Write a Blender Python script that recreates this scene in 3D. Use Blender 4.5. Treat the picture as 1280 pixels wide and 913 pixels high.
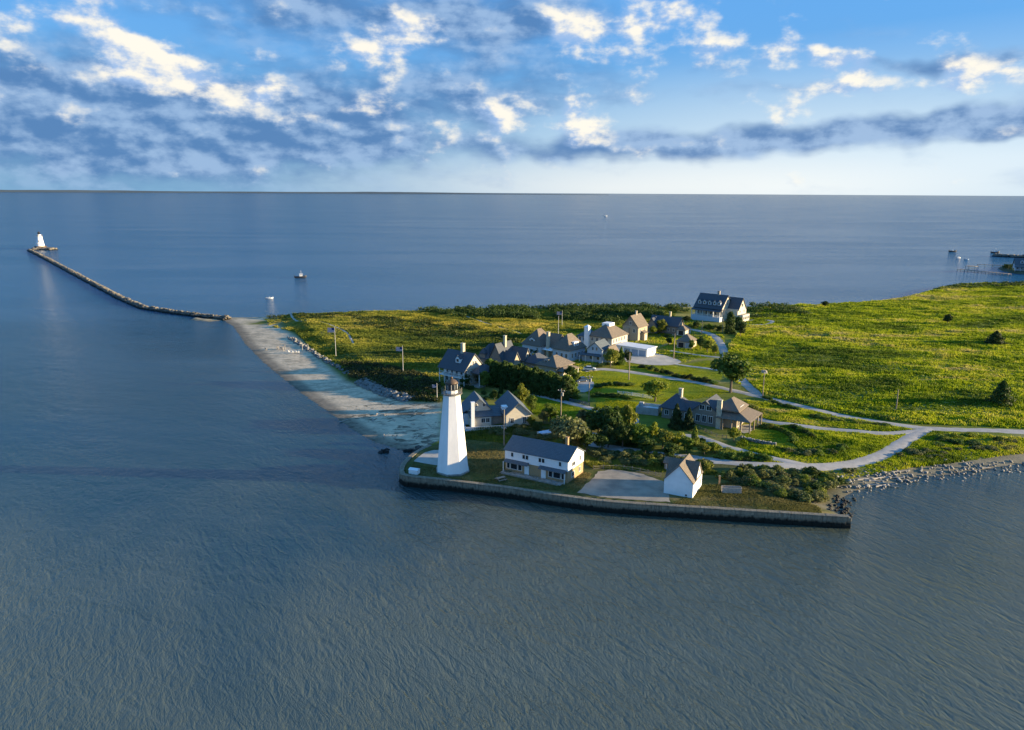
import bpy, math, random
import numpy as np
from mathutils import Vector, Matrix

# ------------------------------------------------------------------ clear
for o in list(bpy.data.objects): bpy.data.objects.remove(o)
scene = bpy.context.scene
col = scene.collection
R = math.radians
rnd = random.Random(7)
rng = np.random.default_rng(11)

# ------------------------------------------------------------------ camera
CAM_H, FPX, ROLL = 66.0, 950.0, R(0.31)
PITCH = math.atan(216.0 / FPX)
cam_d = bpy.data.cameras.new('camera')
cam = bpy.data.objects.new('camera', cam_d); col.objects.link(cam)
cam_d.sensor_width = 36; cam_d.lens = 36 * FPX / 1280
cam_d.clip_start = 1; cam_d.clip_end = 200000
cam.matrix_world = Matrix.Translation((0, 0, CAM_H)) @ Matrix.Rotation(R(90) - PITCH, 4, 'X') @ Matrix.Rotation(ROLL, 4, 'Z')
scene.camera = cam

def ray(x, y):
    u = (x - 640) / FPX; v = -(y - 456.5) / FPX
    u2 = u * math.cos(ROLL) - v * math.sin(ROLL); v2 = u * math.sin(ROLL) + v * math.cos(ROLL)
    return (u2, math.cos(PITCH) + v2 * math.sin(PITCH), -math.sin(PITCH) + v2 * math.cos(PITCH))

def P(x, y, z=0.0):
    d = ray(x, y); t = (z - CAM_H) / d[2]
    return Vector((d[0] * t, d[1] * t, z))

# ------------------------------------------------------------------ light
SUN_EL, SUN_THETA = 8.8, 87.0      # theta: from the direction towards the viewer, turning to the right
SUN_AZ = 180.0 - SUN_THETA         # clockwise from +Y
sx, sy, sz = math.sin(R(SUN_AZ)) * math.cos(R(SUN_EL)), math.cos(R(SUN_AZ)) * math.cos(R(SUN_EL)), math.sin(R(SUN_EL))
sun_d = bpy.data.lights.new('sun', 'SUN'); sun_d.energy = 4.5; sun_d.angle = R(0.6); sun_d.color = (1.0, 0.79, 0.48)
sun = bpy.data.objects.new('sun', sun_d); col.objects.link(sun)
sun.rotation_euler = Vector((sx, sy, sz)).to_track_quat('Z', 'Y').to_euler()
sun.location = (300, 0, 200)

vs = scene.view_settings
scene.display_settings.display_device = 'sRGB'
vs.view_transform = 'Standard'; vs.look = 'None'; vs.exposure = 1.66; vs.gamma = 1; vs.use_curve_mapping = False

# ------------------------------------------------------------------ sky
world = bpy.data.worlds.new('World'); scene.world = world; world.use_nodes = True
wt = world.node_tree; wt.nodes.clear()
WS = 0.12
SKYK = 0.395

class NT:
    def __init__(s, t): s.t = t
    def n(s, typ, **kw):
        nd = s.t.nodes.new(typ)
        for k, v in kw.items(): setattr(nd, k, v)
        return nd
    def put(s, sock, v):
        if v is None: return
        if isinstance(v, bpy.types.NodeSocket): s.t.links.new(v, sock)
        else: sock.default_value = v
    def math(s, op, a, b=None, c=None, clamp=False):
        nd = s.n('ShaderNodeMath', operation=op, use_clamp=clamp)
        for i, v in enumerate((a, b, c)): s.put(nd.inputs[i], v)
        return nd.outputs[0]
    def vmath(s, op, a, b=None):
        nd = s.n('ShaderNodeVectorMath', operation=op)
        s.put(nd.inputs[0], a); s.put(nd.inputs[1], b)
        return nd.outputs['Value'] if op in ('DOT_PRODUCT', 'LENGTH') else nd.outputs[0]
    def mix(s, fac, a, b, blend='MIX'):
        nd = s.n('ShaderNodeMix', data_type='RGBA', blend_type=blend)
        s.put(nd.inputs[0], fac); s.put(nd.inputs[6], a); s.put(nd.inputs[7], b)
        return nd.outputs[2]
    def noise(s, vec, scale, detail=4, rough=0.5, dist=0.0, dim='3D'):
        nd = s.n('ShaderNodeTexNoise', noise_dimensions=dim)
        s.put(nd.inputs['Vector'], vec); nd.inputs['Scale'].default_value = scale
        nd.inputs['Detail'].default_value = detail; nd.inputs['Roughness'].default_value = rough
        nd.inputs['Distortion'].default_value = dist
        return nd.outputs[0]
    def smooth(s, v, a, b, lo=0.0, hi=1.0):
        nd = s.n('ShaderNodeMapRange', interpolation_type='SMOOTHSTEP')
        s.put(nd.inputs[0], v)
        for i, q in enumerate((a, b, lo, hi)): nd.inputs[1 + i].default_value = q
        return nd.outputs[0]
    def ramp(s, fac, stops):
        nd = s.n('ShaderNodeValToRGB'); s.put(nd.inputs[0], fac)
        e = nd.color_ramp.elements
        while len(e) < len(stops): e.new(0.5)
        for q, (p_, c_) in zip(e, stops): q.position = p_; q.color = (*c_, 1)
        return nd.outputs[0]

def azel(x, y):
    d = Vector(ray(x, y)).normalized()
    return math.atan2(d.x, d.y), math.asin(d.z)

w = NT(wt)
sky = w.n('ShaderNodeTexSky', sky_type='NISHITA', sun_disc=False)
sky.sun_elevation = R(SUN_EL); sky.sun_rotation = R(SUN_AZ)
sky.altitude = 0; sky.air_density = 1.3; sky.dust_density = 0.6; sky.ozone_density = 5.0
tc = w.n('ShaderNodeTexCoord').outputs['Generated']
sep = w.n('ShaderNodeSeparateXYZ'); wt.links.new(tc, sep.inputs[0])
az = w.math('ARCTAN2', sep.outputs[0], sep.outputs[1])
el = w.math('ARCSINE', sep.outputs[2])
cmb = w.n('ShaderNodeCombineXYZ'); wt.links.new(az, cmb.inputs[0]); wt.links.new(el, cmb.inputs[1])
ae = cmb.outputs[0]
warp = w.n('ShaderNodeTexNoise', noise_dimensions='2D'); wt.links.new(ae, warp.inputs[0]); warp.inputs['Scale'].default_value = 17; warp.inputs['Detail'].default_value = 2
wv = w.vmath('MULTIPLY', w.vmath('SUBTRACT', warp.outputs[1], (0.5, 0.5, 0.5)), (0.075, 0.03, 0))
aew = w.vmath('ADD', ae, wv)

def blobs(lst, vec, asp):
    """cloud banks: cones of cover in a sky plane stretched asp times in height"""
    v = w.vmath('MULTIPLY', vec, (1, asp, 0)); tot = None
    for (x, y, wx, amp) in lst:
        a, e = azel(x, y)
        d = w.n('ShaderNodeVectorMath', operation='DISTANCE'); w.put(d.inputs[0], v); d.inputs[1].default_value = (a, e * asp, 0)
        s_ = w.math('MULTIPLY_ADD', d.outputs['Value'], -amp * FPX / (wx * 1.3), amp, clamp=True)
        tot = s_ if tot is None else w.math('ADD', tot, s_)
    return tot

dark = blobs([(480, 14, 250, 1.0), (640, 30, 130, .75), (330, 8, 120, .5), (50, 70, 150, .45), (90, 122, 200, .65), (230, 142, 230, .7), (60, 168, 220, .55), (260, 172, 200, .5), (430, 134, 190, .7), (600, 122, 190, .7), (700, 108, 130, .4), (-160, 110, 200, .5), (140, 188, 300, .5), (400, 192, 230, .42)], aew, 4.0)
band = blobs([(640, 189, 150, .6), (740, 188, 150, .8), (860, 181, 170, .85), (1010, 172, 170, .85), (1130, 162, 150, .85), (1250, 151, 140, .85), (1380, 138, 160, .8), (1150, 83, 80, .6), (1235, 73, 110, .95), (985, 107, 90, .55), (890, 84, 60, .4), (350, 176, 200, .4), (1500, 90, 150, .5)], aew, 9.0)
white = blobs([(138, 38, 44, .9), (172, 72, 56, 1.0), (215, 96, 56, 1.0), (272, 106, 46, .8), (330, 104, 52, .65), (35, 22, 46, .6),
               (8, 122, 34, .7), (482, 62, 74, .95), (520, 32, 44, .5), (690, 42, 42, .65), (752, 38, 80, .95), (862, 18, 62, .85),
               (965, 56, 48, .75), (892, 76, 46, .6), (1000, 110, 70, .75), (1062, 94, 36, .8), (1180, 94, 60, .45), (1262, 92, 46, .7),
               (725, 130, 90, .55), (645, 156, 96, .6), (550, 154, 66, .45), (345, 146, 50, .5), (470, 140, 56, .5),
               (1112, 4, 22, .7), (1026, 70, 22, .7), (745, 160, 60, .5), (110, 128, 56, .4), (1420, 60, 90, .7), (-100, 50, 90, .7)], aew, 1.9)
pale = blobs([(960, 236, 540, .7), (1280, 195, 540, .7)], ae, 5.0)

cvec = w.vmath('MULTIPLY', ae, (1.0, 1.8, 1))
n1 = w.noise(cvec, 15, 8, .55, 0, '2D')
n1b = w.noise(w.vmath('ADD', cvec, (0.010, 0.014, 0.0)), 15, 6, .55, 0, '2D')
n2 = w.noise(w.vmath('MULTIPLY', ae, (1.0, 3.0, 1)), 9, 8, .55, 0, '2D')
rel = w.math('SUBTRACT', n1, n1b)
# blue-grey bodies
dd = w.math('MULTIPLY_ADD', n2, 1.5, w.math('ADD', w.math('ADD', dark, band), w.math('MULTIPLY_ADD', n1, .5, -1.08)))
da = w.smooth(dd, -.05, 1.15)
# sunlit puffs
wd = w.math('MULTIPLY_ADD', n1, 2.3, w.math('ADD', white, -1.46))
wa = w.smooth(wd, 0.0, 0.72)
lit = w.smooth(w.math('MULTIPLY_ADD', wd, .07, rel), -.09, 0.17)
hs = w.n('ShaderNodeHueSaturation'); wt.links.new(sky.outputs[0], hs.inputs['Color']); hs.inputs['Saturation'].default_value = 1.2; hs.inputs['Value'].default_value = .5
def C(r, g, b): return (SKYK * r / WS, SKYK * g / WS, SKYK * b / WS, 1)
c = hs.outputs[0]
up = w.smooth(sep.outputs[2], 0.0, 0.22)
blue = w.mix(up, C(.18, .39, .62), C(.125, .36, .76))
blue = w.mix(w.smooth(sep.outputs[2], 0.2, 0.95), blue, C(.095, .31, .72))
c = w.mix(.82, c, blue)
c = w.mix(w.math('MULTIPLY', pale, .85, clamp=True), c, C(.60, .71, .79))
glow = blobs([(760, 236, 330, .8), (1000, 232, 330, .6)], ae, 9.0)
c = w.mix(w.math('MULTIPLY', glow, .5, clamp=True), c, C(.86, .83, .76))
dcol = w.mix(w.smooth(w.math('MULTIPLY_ADD', rel, 1.6, n2), .22, .85), C(.075, .18, .385), C(.27, .40, .60))
c = w.mix(w.math('MULTIPLY', da, .92), c, dcol)
wcol = w.mix(lit, C(.30, .44, .68), C(.85, .80, .69))
c = w.mix(w.math('MULTIPLY', wa, .95), c, wcol)
world.cycles.sampling_method = 'MANUAL'; world.cycles.sample_map_resolution = 512
bg = w.n('ShaderNodeBackground'); wt.links.new(c, bg.inputs[0]); bg.inputs[1].default_value = WS
out = w.n('ShaderNodeOutputWorld'); wt.links.new(bg.outputs[0], out.inputs[0])

# ------------------------------------------------------------------ materials
MATS = {}
def new_mat(name):
    m = bpy.data.materials.new(name); m.use_nodes = True; m.node_tree.nodes.clear()
    t = NT(m.node_tree)
    o = t.n('ShaderNodeOutputMaterial'); b = t.n('ShaderNodeBsdfPrincipled'); m.node_tree.links.new(b.outputs[0], o.inputs[0])
    MATS[name] = m
    return m, t, b, o

def plain(name, c1, c2=None, rough=.7, scale=2.0, bump=0.0, bscale=None, metal=0.0, spec=.3, stretch=(1, 1, 1), detail=5):
    m, t, b, o = new_mat(name)
    tcn = t.n('ShaderNodeTexCoord').outputs['Object']
    v = t.vmath('MULTIPLY', tcn, stretch)
    n = t.noise(v, scale, detail, .6)
    if c2 is None: c2 = tuple(q * .8 for q in c1)
    t.put(b.inputs['Base Color'], t.mix(t.smooth(n, .3, .7), (*c1, 1), (*c2, 1)))
    b.inputs['Roughness'].default_value = rough; b.inputs['Metallic'].default_value = metal
    b.inputs['Specular IOR Level'].default_value = spec
    if bump:
        bn = t.n('ShaderNodeBump'); bn.inputs['Strength'].default_value = bump; bn.inputs['Distance'].default_value = .05
        t.put(bn.inputs['Height'], t.noise(v, bscale or scale * 3, 4, .6)); t.put(b.inputs['Normal'], bn.outputs[0])
    return m

def coursed(name, c1, c2, cm, bw, bh, rough=.8, mortar=.02, bump=.4, axis='XZ'):
    """rows of shingles, bricks or clapboards as fine relief"""
    m, t, b, o = new_mat(name)
    tcn = t.n('ShaderNodeTexCoord').outputs['Object']
    sp = t.n('ShaderNodeSeparateXYZ'); t.put(sp.inputs[0], tcn)
    cb = t.n('ShaderNodeCombineXYZ')
    t.put(cb.inputs[0], t.math('ADD', sp.outputs[0], sp.outputs[1])); t.put(cb.inputs[1], sp.outputs[2])
    br = t.n('ShaderNodeTexBrick'); t.put(br.inputs['Vector'], cb.outputs[0])
    br.inputs['Color1'].default_value = (*c1, 1); br.inputs['Color2'].default_value = (*c2, 1); br.inputs['Mortar'].default_value = (*cm, 1)
    br.inputs['Scale'].default_value = 1; br.inputs['Brick Width'].default_value = bw; br.inputs['Row Height'].default_value = bh
    br.inputs['Mortar Size'].default_value = mortar
    n = t.noise(tcn, 1.2, 5, .65)
    t.put(b.inputs['Base Color'], t.mix(t.smooth(n, .3, .75, 0, .5), br.outputs[0], t.mix(.5, br.outputs[0], (*cm, 1)), 'MIX'))
    b.inputs['Roughness'].default_value = rough; b.inputs['Specular IOR Level'].default_value = .25
    bn = t.n('ShaderNodeBump'); bn.inputs['Strength'].default_value = bump; bn.inputs['Distance'].default_value = .03
    t.put(bn.inputs['Height'], br.outputs['Fac']); bn.invert = True; t.put(b.inputs['Normal'], bn.outputs[0])
    return m

M_white = plain('white_paint', (.84, .84, .83), (.76, .76, .75), .55, .6, .15, 6)
M_tower = plain('whitewashed_stone', (.85, .84, .82), (.74, .73, .71), .6, .35, .3, 2.2, stretch=(1, 1, .35))
M_clap = coursed('white_clapboard', (.85, .85, .84), (.81, .81, .80), (.6, .6, .6), 6, .18, .6, .012, .5)
M_shing = coursed('weathered_shingle', (.30, .26, .21), (.24, .21, .17), (.16, .14, .12), .3, .2, .85)
M_tan = coursed('tan_shingle', (.44, .37, .27), (.38, .32, .23), (.25, .21, .16), .35, .22, .85)
M_cream = coursed('cream_clapboard', (.58, .53, .43), (.54, .49, .40), (.4, .36, .3), 6, .2, .7, .012)
M_pale = coursed('pale_blue_clapboard', (.55, .58, .62), (.50, .53, .58), (.36, .4, .45), 6, .2, .7, .012)
M_brick = coursed('tan_brick', (.42, .25, .10), (.34, .19, .075), (.38, .31, .22), .24, .085, .85, .012)
M_rslate = coursed('slate_roof', (.12, .145, .165), (.10, .12, .14), (.06, .07, .08), .35, .2, .75)
M_rbrown = coursed('brown_shingle_roof', (.215, .175, .135), (.165, .135, .105), (.10, .085, .07), .35, .2, .85)
M_rgrey = coursed('shade_tinted_grey_roof', (.085, .10, .125), (.065, .078, .10), (.09, .085, .08), .35, .2, .85)  # base colour darkened and blued to imitate roofs in skylit shade
M_rwhite = plain('white_membrane_roof', (.75, .75, .74), (.66, .66, .65), .6, .5)
M_trim = plain('white_trim', (.80, .80, .78), None, .5, 1.0)
M_glass, _t, _b, _o = new_mat('window_glass')
_b.inputs['Base Color'].default_value = (.02, .025, .03, 1); _b.inputs['Roughness'].default_value = .06; _b.inputs['Specular IOR Level'].default_value = .7
_n = _t.noise(_t.n('ShaderNodeTexCoord').outputs['Object'], .7, 2); _t.put(_b.inputs['Roughness'], _t.smooth(_n, .3, .7, .04, .14))
M_door = plain('painted_door', (.30, .37, .46), (.26, .32, .40), .5, 1.0)
M_stone = plain('field_stone', (.36, .33, .29), (.22, .20, .18), .9, 1.5, .6, 4)
M_chim = plain('pale_chimney_masonry', (.55, .48, .36), (.42, .36, .27), .9, 1.5, .5, 5)
M_black = plain('black_iron', (.03, .03, .03), (.06, .04, .03), .5, 2)
M_copper = plain('rusty_dome_iron', (.07, .055, .045), (.13, .085, .05), .5, 1.6, .2)
M_rail = plain('iron_railing', (.12, .12, .11), (.2, .17, .13), .5, 2)
M_wood = plain('weathered_pole_timber', (.30, .25, .19), (.21, .17, .13), .85, 2, .3, stretch=(1, 1, .1))
M_pole = plain('pale_flagpole', (.60, .59, .57), None, .5, 1)
M_drift = plain('bleached_driftwood', (.45, .40, .34), (.33, .29, .24), .9, 2, .4)
M_conc = plain('grey_concrete', (.40, .39, .37), (.30, .29, .27), .9, .8, .3)
M_dark = plain('painted_shade_opening', (.02, .02, .022), (.03, .03, .03), .8, 1)  # near-black pane colour stands in for shade inside open garage doors
M_tyre = plain('tyre_rubber', (.02, .02, .02), None, .8, 3)
M_carblue = plain('blue_car_paint', (.06, .14, .26), None, .25, .5, spec=.6)
M_carwhite = plain('white_car_paint', (.75, .75, .75), None, .25, .5, spec=.6)
M_cardark = plain('dark_blue_car_paint', (.03, .06, .12), None, .25, .5, spec=.6)
M_canvas = plain('pale_blue_canvas', (.50, .58, .68), (.44, .52, .62), .8, 2)
M_hull = plain('dark_boat_hull', (.03, .035, .05), None, .4, 1)

# stone of the sea wall: pale above, weed black below the tide line
M_wall, t_, b_, o_ = new_mat('sea_wall_stone')
g_ = t_.n('ShaderNodeNewGeometry').outputs['Position']
sp_ = t_.n('ShaderNodeSeparateXYZ'); t_.put(sp_.inputs[0], g_)
n_ = t_.noise(t_.vmath('MULTIPLY', g_, (1, 1, .28)), 1.5, 6, .7)
oi_ = t_.n('ShaderNodeObjectInfo').outputs['Random']
base_ = t_.mix(t_.smooth(n_, .3, .7), (.34, .295, .215, 1), (.12, .105, .078, 1))
st2_ = t_.noise(t_.vmath('MULTIPLY', g_, (2.4, 2.4, .12)), 1.0, 4, .6)
base_ = t_.mix(t_.smooth(st2_, .5, .68, 0, .75), base_, (.07, .062, .048, 1))
base_ = t_.mix(t_.math('MULTIPLY', oi_, .6), base_, (.20, .165, .115, 1))
edge_ = t_.math('MULTIPLY_ADD', n_, 2.2, sp_.outputs[2])
weed_ = t_.smooth(edge_, 1.95, 2.75, 1, 0)
t_.put(b_.inputs['Base Color'], t_.mix(weed_, base_, (.012, .013, .010, 1)))
b_.inputs['Roughness'].default_value = .85; b_.inputs['Specular IOR Level'].default_value = .25
bn_ = t_.n('ShaderNodeBump'); bn_.inputs['Strength'].default_value = .7; bn_.inputs['Distance'].default_value = .08
t_.put(bn_.inputs['Height'], t_.noise(g_, 3, 5, .65)); t_.put(b_.inputs['Normal'], bn_.outputs[0])

# rubble stone
M_rub, t_, b_, o_ = new_mat('rubble_stone')
g_ = t_.n('ShaderNodeNewGeometry').outputs['Position']
sp_ = t_.n('ShaderNodeSeparateXYZ'); t_.put(sp_.inputs[0], g_)
n_ = t_.noise(g_, .7, 5, .6)
base_ = t_.mix(t_.smooth(n_, .3, .7), (.20, .175, .14, 1), (.11, .10, .085, 1))
t_.put(b_.inputs['Base Color'], t_.mix(t_.smooth(t_.math('MULTIPLY_ADD', n_, 1.2, sp_.outputs[2]), 1.0, 1.7, 1, 0), base_, (.012, .012, .01, 1)))
b_.inputs['Roughness'].default_value = .9
M_riprap = plain('pale_grey_riprap', (.25, .24, .22), (.15, .15, .145), .9, .9, .5, 3)

# foliage: colour of the object times leaf to leaf variation
M_leaf, t_, b_, o_ = new_mat('foliage')
oi = t_.n('ShaderNodeObjectInfo')
g_ = t_.n('ShaderNodeNewGeometry').outputs['Position']
n_ = t_.noise(g_, 1.1, 3, .6); n2_ = t_.noise(g_, 6.0, 2, .6)
k_ = t_.math('MULTIPLY_ADD', n_, .9, t_.math('MULTIPLY', n2_, .9))
lc = t_.mix(t_.smooth(k_, .6, 1.25), t_.vmath('MULTIPLY', oi.outputs['Color'], (.70, .78, .9)), t_.vmath('MULTIPLY', oi.outputs['Color'], (1.35, 1.2, 1.0)))
t_.put(b_.inputs['Base Color'], lc); b_.inputs['Roughness'].default_value = .65; b_.inputs['Specular IOR Level'].default_value = .2
tr = t_.n('ShaderNodeBsdfTranslucent'); t_.put(tr.inputs[0], t_.vmath('MULTIPLY', lc, (1.2, 1.3, .7)))
ms = t_.n('ShaderNodeMixShader'); ms.inputs[0].default_value = .28
t_.t.links.new(b_.outputs[0], ms.inputs[1]); t_.t.links.new(tr.outputs[0], ms.inputs[2]); t_.t.links.new(ms.outputs[0], o_.inputs[0])

# meadow grass: patches of green, olive and gold that belong to the plants
def meadow_col(t):
    g = t.n('ShaderNodeNewGeometry').outputs['Position']
    a = t.noise(t.vmath('MULTIPLY', g, (.5, 1.0, 0)), .026, 6, .66, .6)
    b2 = t.noise(t.vmath('MULTIPLY', g, (.8, 1.3, 0)), .16, 4, .6)
    k = t.math('MULTIPLY_ADD', b2, .55, t.math('MULTIPLY_ADD', a, 1.7, -.62))
    return k, g
def tuft_mat(name, stops, trans=.3):
    m, t, b, o = new_mat(name)
    k, g = meadow_col(t)
    c_ = t.ramp(k, stops)
    f_ = t.noise(g, 2.3, 2, .6)
    c_ = t.mix(t.smooth(f_, .3, .7), t.vmath('MULTIPLY', c_, (.88, .9, .92)), t.vmath('MULTIPLY', c_, (1.12, 1.1, 1.06)))
    t.put(b.inputs['Base Color'], c_); b.inputs['Roughness'].default_value = .7; b.inputs['Specular IOR Level'].default_value = .15
    tr = t.n('ShaderNodeBsdfTranslucent'); t.put(tr.inputs[0], c_)
    ms = t.n('ShaderNodeMixShader'); ms.inputs[0].default_value = trans
    t.t.links.new(b.outputs[0], ms.inputs[1]); t.t.links.new(tr.outputs[0], ms.inputs[2]); t.t.links.new(ms.outputs[0], o.inputs[0])
    return m
M_meadow = tuft_mat('meadow_grass', [(.26, (.09, .135, .012)), (.40, (.20, .26, .012)), (.50, (.36, .41, .012)), (.60, (.47, .45, .04)), (.70, (.50, .43, .13)), (.82, (.54, .46, .24))])
M_dune = tuft_mat('dune_grass', [(.25, (.075, .105, .020)), (.42, (.14, .17, .024)), (.56, (.24, .25, .032)), (.70, (.38, .33, .06)), (.88, (.42, .35, .11))])

# ------------------------------------------------------------------ mesh helpers
class MB:
    def __init__(s): s.v = []; s.f = []
    def add(s, vs_, fs_):
        n = len(s.v); s.v += [tuple(q) for q in vs_]; s.f += [tuple(i + n for i in f) for f in fs_]; return s
    def box(s, x0, x1, y0, y1, z0, z1):
        return s.add([(x0, y0, z0), (x1, y0, z0), (x1, y1, z0), (x0, y1, z0), (x0, y0, z1), (x1, y0, z1), (x1, y1, z1), (x0, y1, z1)],
                     [(0, 3, 2, 1), (4, 5, 6, 7), (0, 1, 5, 4), (1, 2, 6, 5), (2, 3, 7, 6), (3, 0, 4, 7)])
    def obox(s, c_, t, n, ht, hn, hz):
        c_ = Vector(c_); t = Vector(t); n = Vector(n); z = Vector((0, 0, 1)); vs_ = []
        for k in (-1, 1):
            for (a, b) in ((-1, -1), (1, -1), (1, 1), (-1, 1)): vs_.append(c_ + t * ht * a + n * hn * b + z * hz * k)
        return s.add(vs_, [(0, 3, 2, 1), (4, 5, 6, 7), (0, 1, 5, 4), (1, 2, 6, 5), (2, 3, 7, 6), (3, 0, 4, 7)])
    def tube(s, p0, p1, r0, r1=None, n=8, cap=True):
        r1 = r0 if r1 is None else r1
        p0 = Vector(p0); p1 = Vector(p1); d = (p1 - p0).normalized()
        a = d.orthogonal().normalized(); b = d.cross(a); vs_ = []
        for (p_, r_) in ((p0, r0), (p1, r1)):
            for i in range(n):
                th = 2 * math.pi * i / n; vs_.append(p_ + a * math.cos(th) * r_ + b * math.sin(th) * r_)
        fs_ = [(i, (i + 1) % n, n + (i + 1) % n, n + i) for i in range(n)]
        if cap: fs_ += [tuple(range(n))[::-1], tuple(range(n, 2 * n))]
        return s.add(vs_, fs_)
    def lathe(s, prof, n=8, rot=0.0):
        vs_ = []; fs_ = []
        for (r_, z_) in prof:
            for i in range(n):
                th = 2 * math.pi * i / n + rot; vs_.append((r_ * math.sin(th), -r_ * math.cos(th), z_))
        for k in range(len(prof) - 1):
            for i in range(n):
                j = (i + 1) % n; fs_.append((k * n + i, k * n + j, (k + 1) * n + j, (k + 1) * n + i))
        fs_ += [tuple(range(n))[::-1], tuple(range((len(prof) - 1) * n, len(prof) * n))]
        return s.add(vs_, fs_)
    def slab(s, quad, th):
        """thick plate below a quad or triangle"""
        q = [Vector(a) for a in quad]; n = (q[1] - q[0]).cross(q[-1] - q[0]).normalized()
        if n.z < 0: q = q[::-1]; n = -n
        m = len(q); vs_ = q + [a - n * th for a in q]
        fs_ = [tuple(range(m)), tuple(range(m, 2 * m))[::-1]] + [(i, m + i, m + (i + 1) % m, (i + 1) % m) for i in range(m)]
        return s.add(vs_, fs_)
    def mesh(s, name, mat, smooth=False):
        me = bpy.data.meshes.new(name); me.from_pydata(s.v, [], s.f); me.update()
        if mat: me.materials.append(mat)
        if smooth: me.polygons.foreach_set('use_smooth', [True] * len(me.polygons))
        return me

def link(name, me, parent=None):
    o = bpy.data.objects.new(name, me); col.objects.link(o)
    if parent is not None: o.parent = parent
    return o
def part(name, mb, mat, parent, smooth=False): return link(name, mb.mesh(name, mat, smooth), parent)
def tag(o, label=None, cat=None, group=None, kind=None):
    if label: o['label'] = label
    if cat: o['category'] = cat
    if group: o['group'] = group
    if kind: o['kind'] = kind
    return o
def thing(name, label, cat, loc=(0, 0, 0), yaw=0.0, group=None):
    o = bpy.data.objects.new(name, None); col.objects.link(o); o.empty_display_size = .5
    o.location = loc; o.rotation_euler = (0, 0, R(yaw)); return tag(o, label, cat, group)
def fast_mesh(name, V, F, mat, smooth=False):
    """V (n,3), F (m,k) numpy"""
    me = bpy.data.meshes.new(name); k = F.shape[1]
    me.vertices.add(len(V)); me.vertices.foreach_set('co', np.ascontiguousarray(V, dtype=np.float32).ravel())
    me.loops.add(F.size); me.loops.foreach_set('vertex_index', np.ascontiguousarray(F, dtype=np.int32).ravel())
    me.polygons.add(len(F)); me.polygons.foreach_set('loop_start', np.arange(0, F.size, k, dtype=np.int32))
    if smooth: me.polygons.foreach_set('use_smooth', np.ones(len(F), dtype=bool))
    me.update(calc_edges=True)
    if mat: me.materials.append(mat)
    return me

# ------------------------------------------------------------------ terrain
def vnoise(x, y, seed=0):
    xi = np.floor(x).astype(np.int64); yi = np.floor(y).astype(np.int64); fx = x - xi; fy = y - yi
    fx = fx * fx * (3 - 2 * fx); fy = fy * fy * (3 - 2 * fy)
    def h(a, b):
        n = (a * 374761393 + b * 668265263 + seed * 144665) & 0xffffffff
        n = ((n ^ (n >> 13)) * 1274126177) & 0xffffffff
        return ((n ^ (n >> 16)) & 0xffff) / 65535.0
    return (h(xi, yi) * (1 - fx) + h(xi + 1, yi) * fx) * (1 - fy) + (h(xi, yi + 1) * (1 - fx) + h(xi + 1, yi + 1) * fx) * fy
def fbm(x, y, sc, oc=4, seed=0):
    r = 0; a = .5; t = 0
    for i in range(oc): r = r + a * vnoise(x * sc, y * sc, seed + i); t += a; a *= .5; sc *= 2.03
    return r / t

def pl(pts, z=0.0): return np.array([P(a, b, z)[:2] for a, b in pts])
WALL_PX = [(536, 556), (524, 561), (512, 569), (503, 578), (499, 587), (501, 593), (512, 596), (535, 598.5), (560, 601), (600, 606), (640, 611), (700, 620), (760, 627.5), (840, 633), (920, 638), (1000, 643), (1064.5, 647)]
WALL = pl(WALL_PX, 2.5)          # outer top edge of the sea wall
# shoreline runs; each has its own beach width
beach = pl([(278, 401), (290, 409), (304, 430), (328, 454), (352, 474), (380, 496), (410, 517), (440, 539), (465, 553), (490, 561), (513, 566)])
wall_run = np.vstack([beach[-1:], WALL[2:], ])
right = np.vstack([WALL[-1:], pl([(1047, 634), (1052, 624), (1068, 615), (1100, 607), (1150, 598), (1200, 592), (1280, 580), (1420, 566), (1700, 560)])])
far = np.vstack([pl([(1700, 346), (1400, 350), (1280, 353), (1200, 355), (1165, 361), (1140, 368), (1100, 375), (1040, 379.5), (960, 382), (860, 383), (700, 384.5), (540, 387), (420, 389.5), (340, 392.5)], 2.2), pl([(290, 396), (262, 398), (240, 396.5), (240, 398.5), (262, 401)], .6)])
corner = np.array([right[-1], far[0]])
runs = [(beach, 20.0), (wall_run, -1.0), (right, 22.0), (corner, 10.0), (far, 5.0), (np.vstack([far[-1:], beach[:1]]), 6.0)]
LAND = np.vstack([beach[:-1], wall_run[:-1], right[:-1], far])

def inside(px, py, poly):
    r = np.zeros(px.shape, bool); n = len(poly)
    for i in range(n):
        x0, y0 = poly[i]; x1, y1 = poly[(i + 1) % n]
        c_ = ((y0 > py) != (y1 > py)); r ^= c_ & (px < (x1 - x0) * (py - y0) / (y1 - y0 + 1e-12) + x0)
    return r
def segdist(px, py, pts):
    d = np.full(px.shape, 1e9)
    for i in range(len(pts) - 1):
        ax, ay = pts[i]; bx, by = pts[i + 1]; ux, uy = bx - ax, by - ay
        t = np.clip(((px - ax) * ux + (py - ay) * uy) / (ux * ux + uy * uy + 1e-9), 0, 1)
        d = np.minimum(d, np.hypot(px - ax - t * ux, py - ay - t * uy))
    return d
def sst(a, b, x): t = np.clip((x - a) / (b - a), 0, 1); return t * t * (3 - 2 * t)

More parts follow.
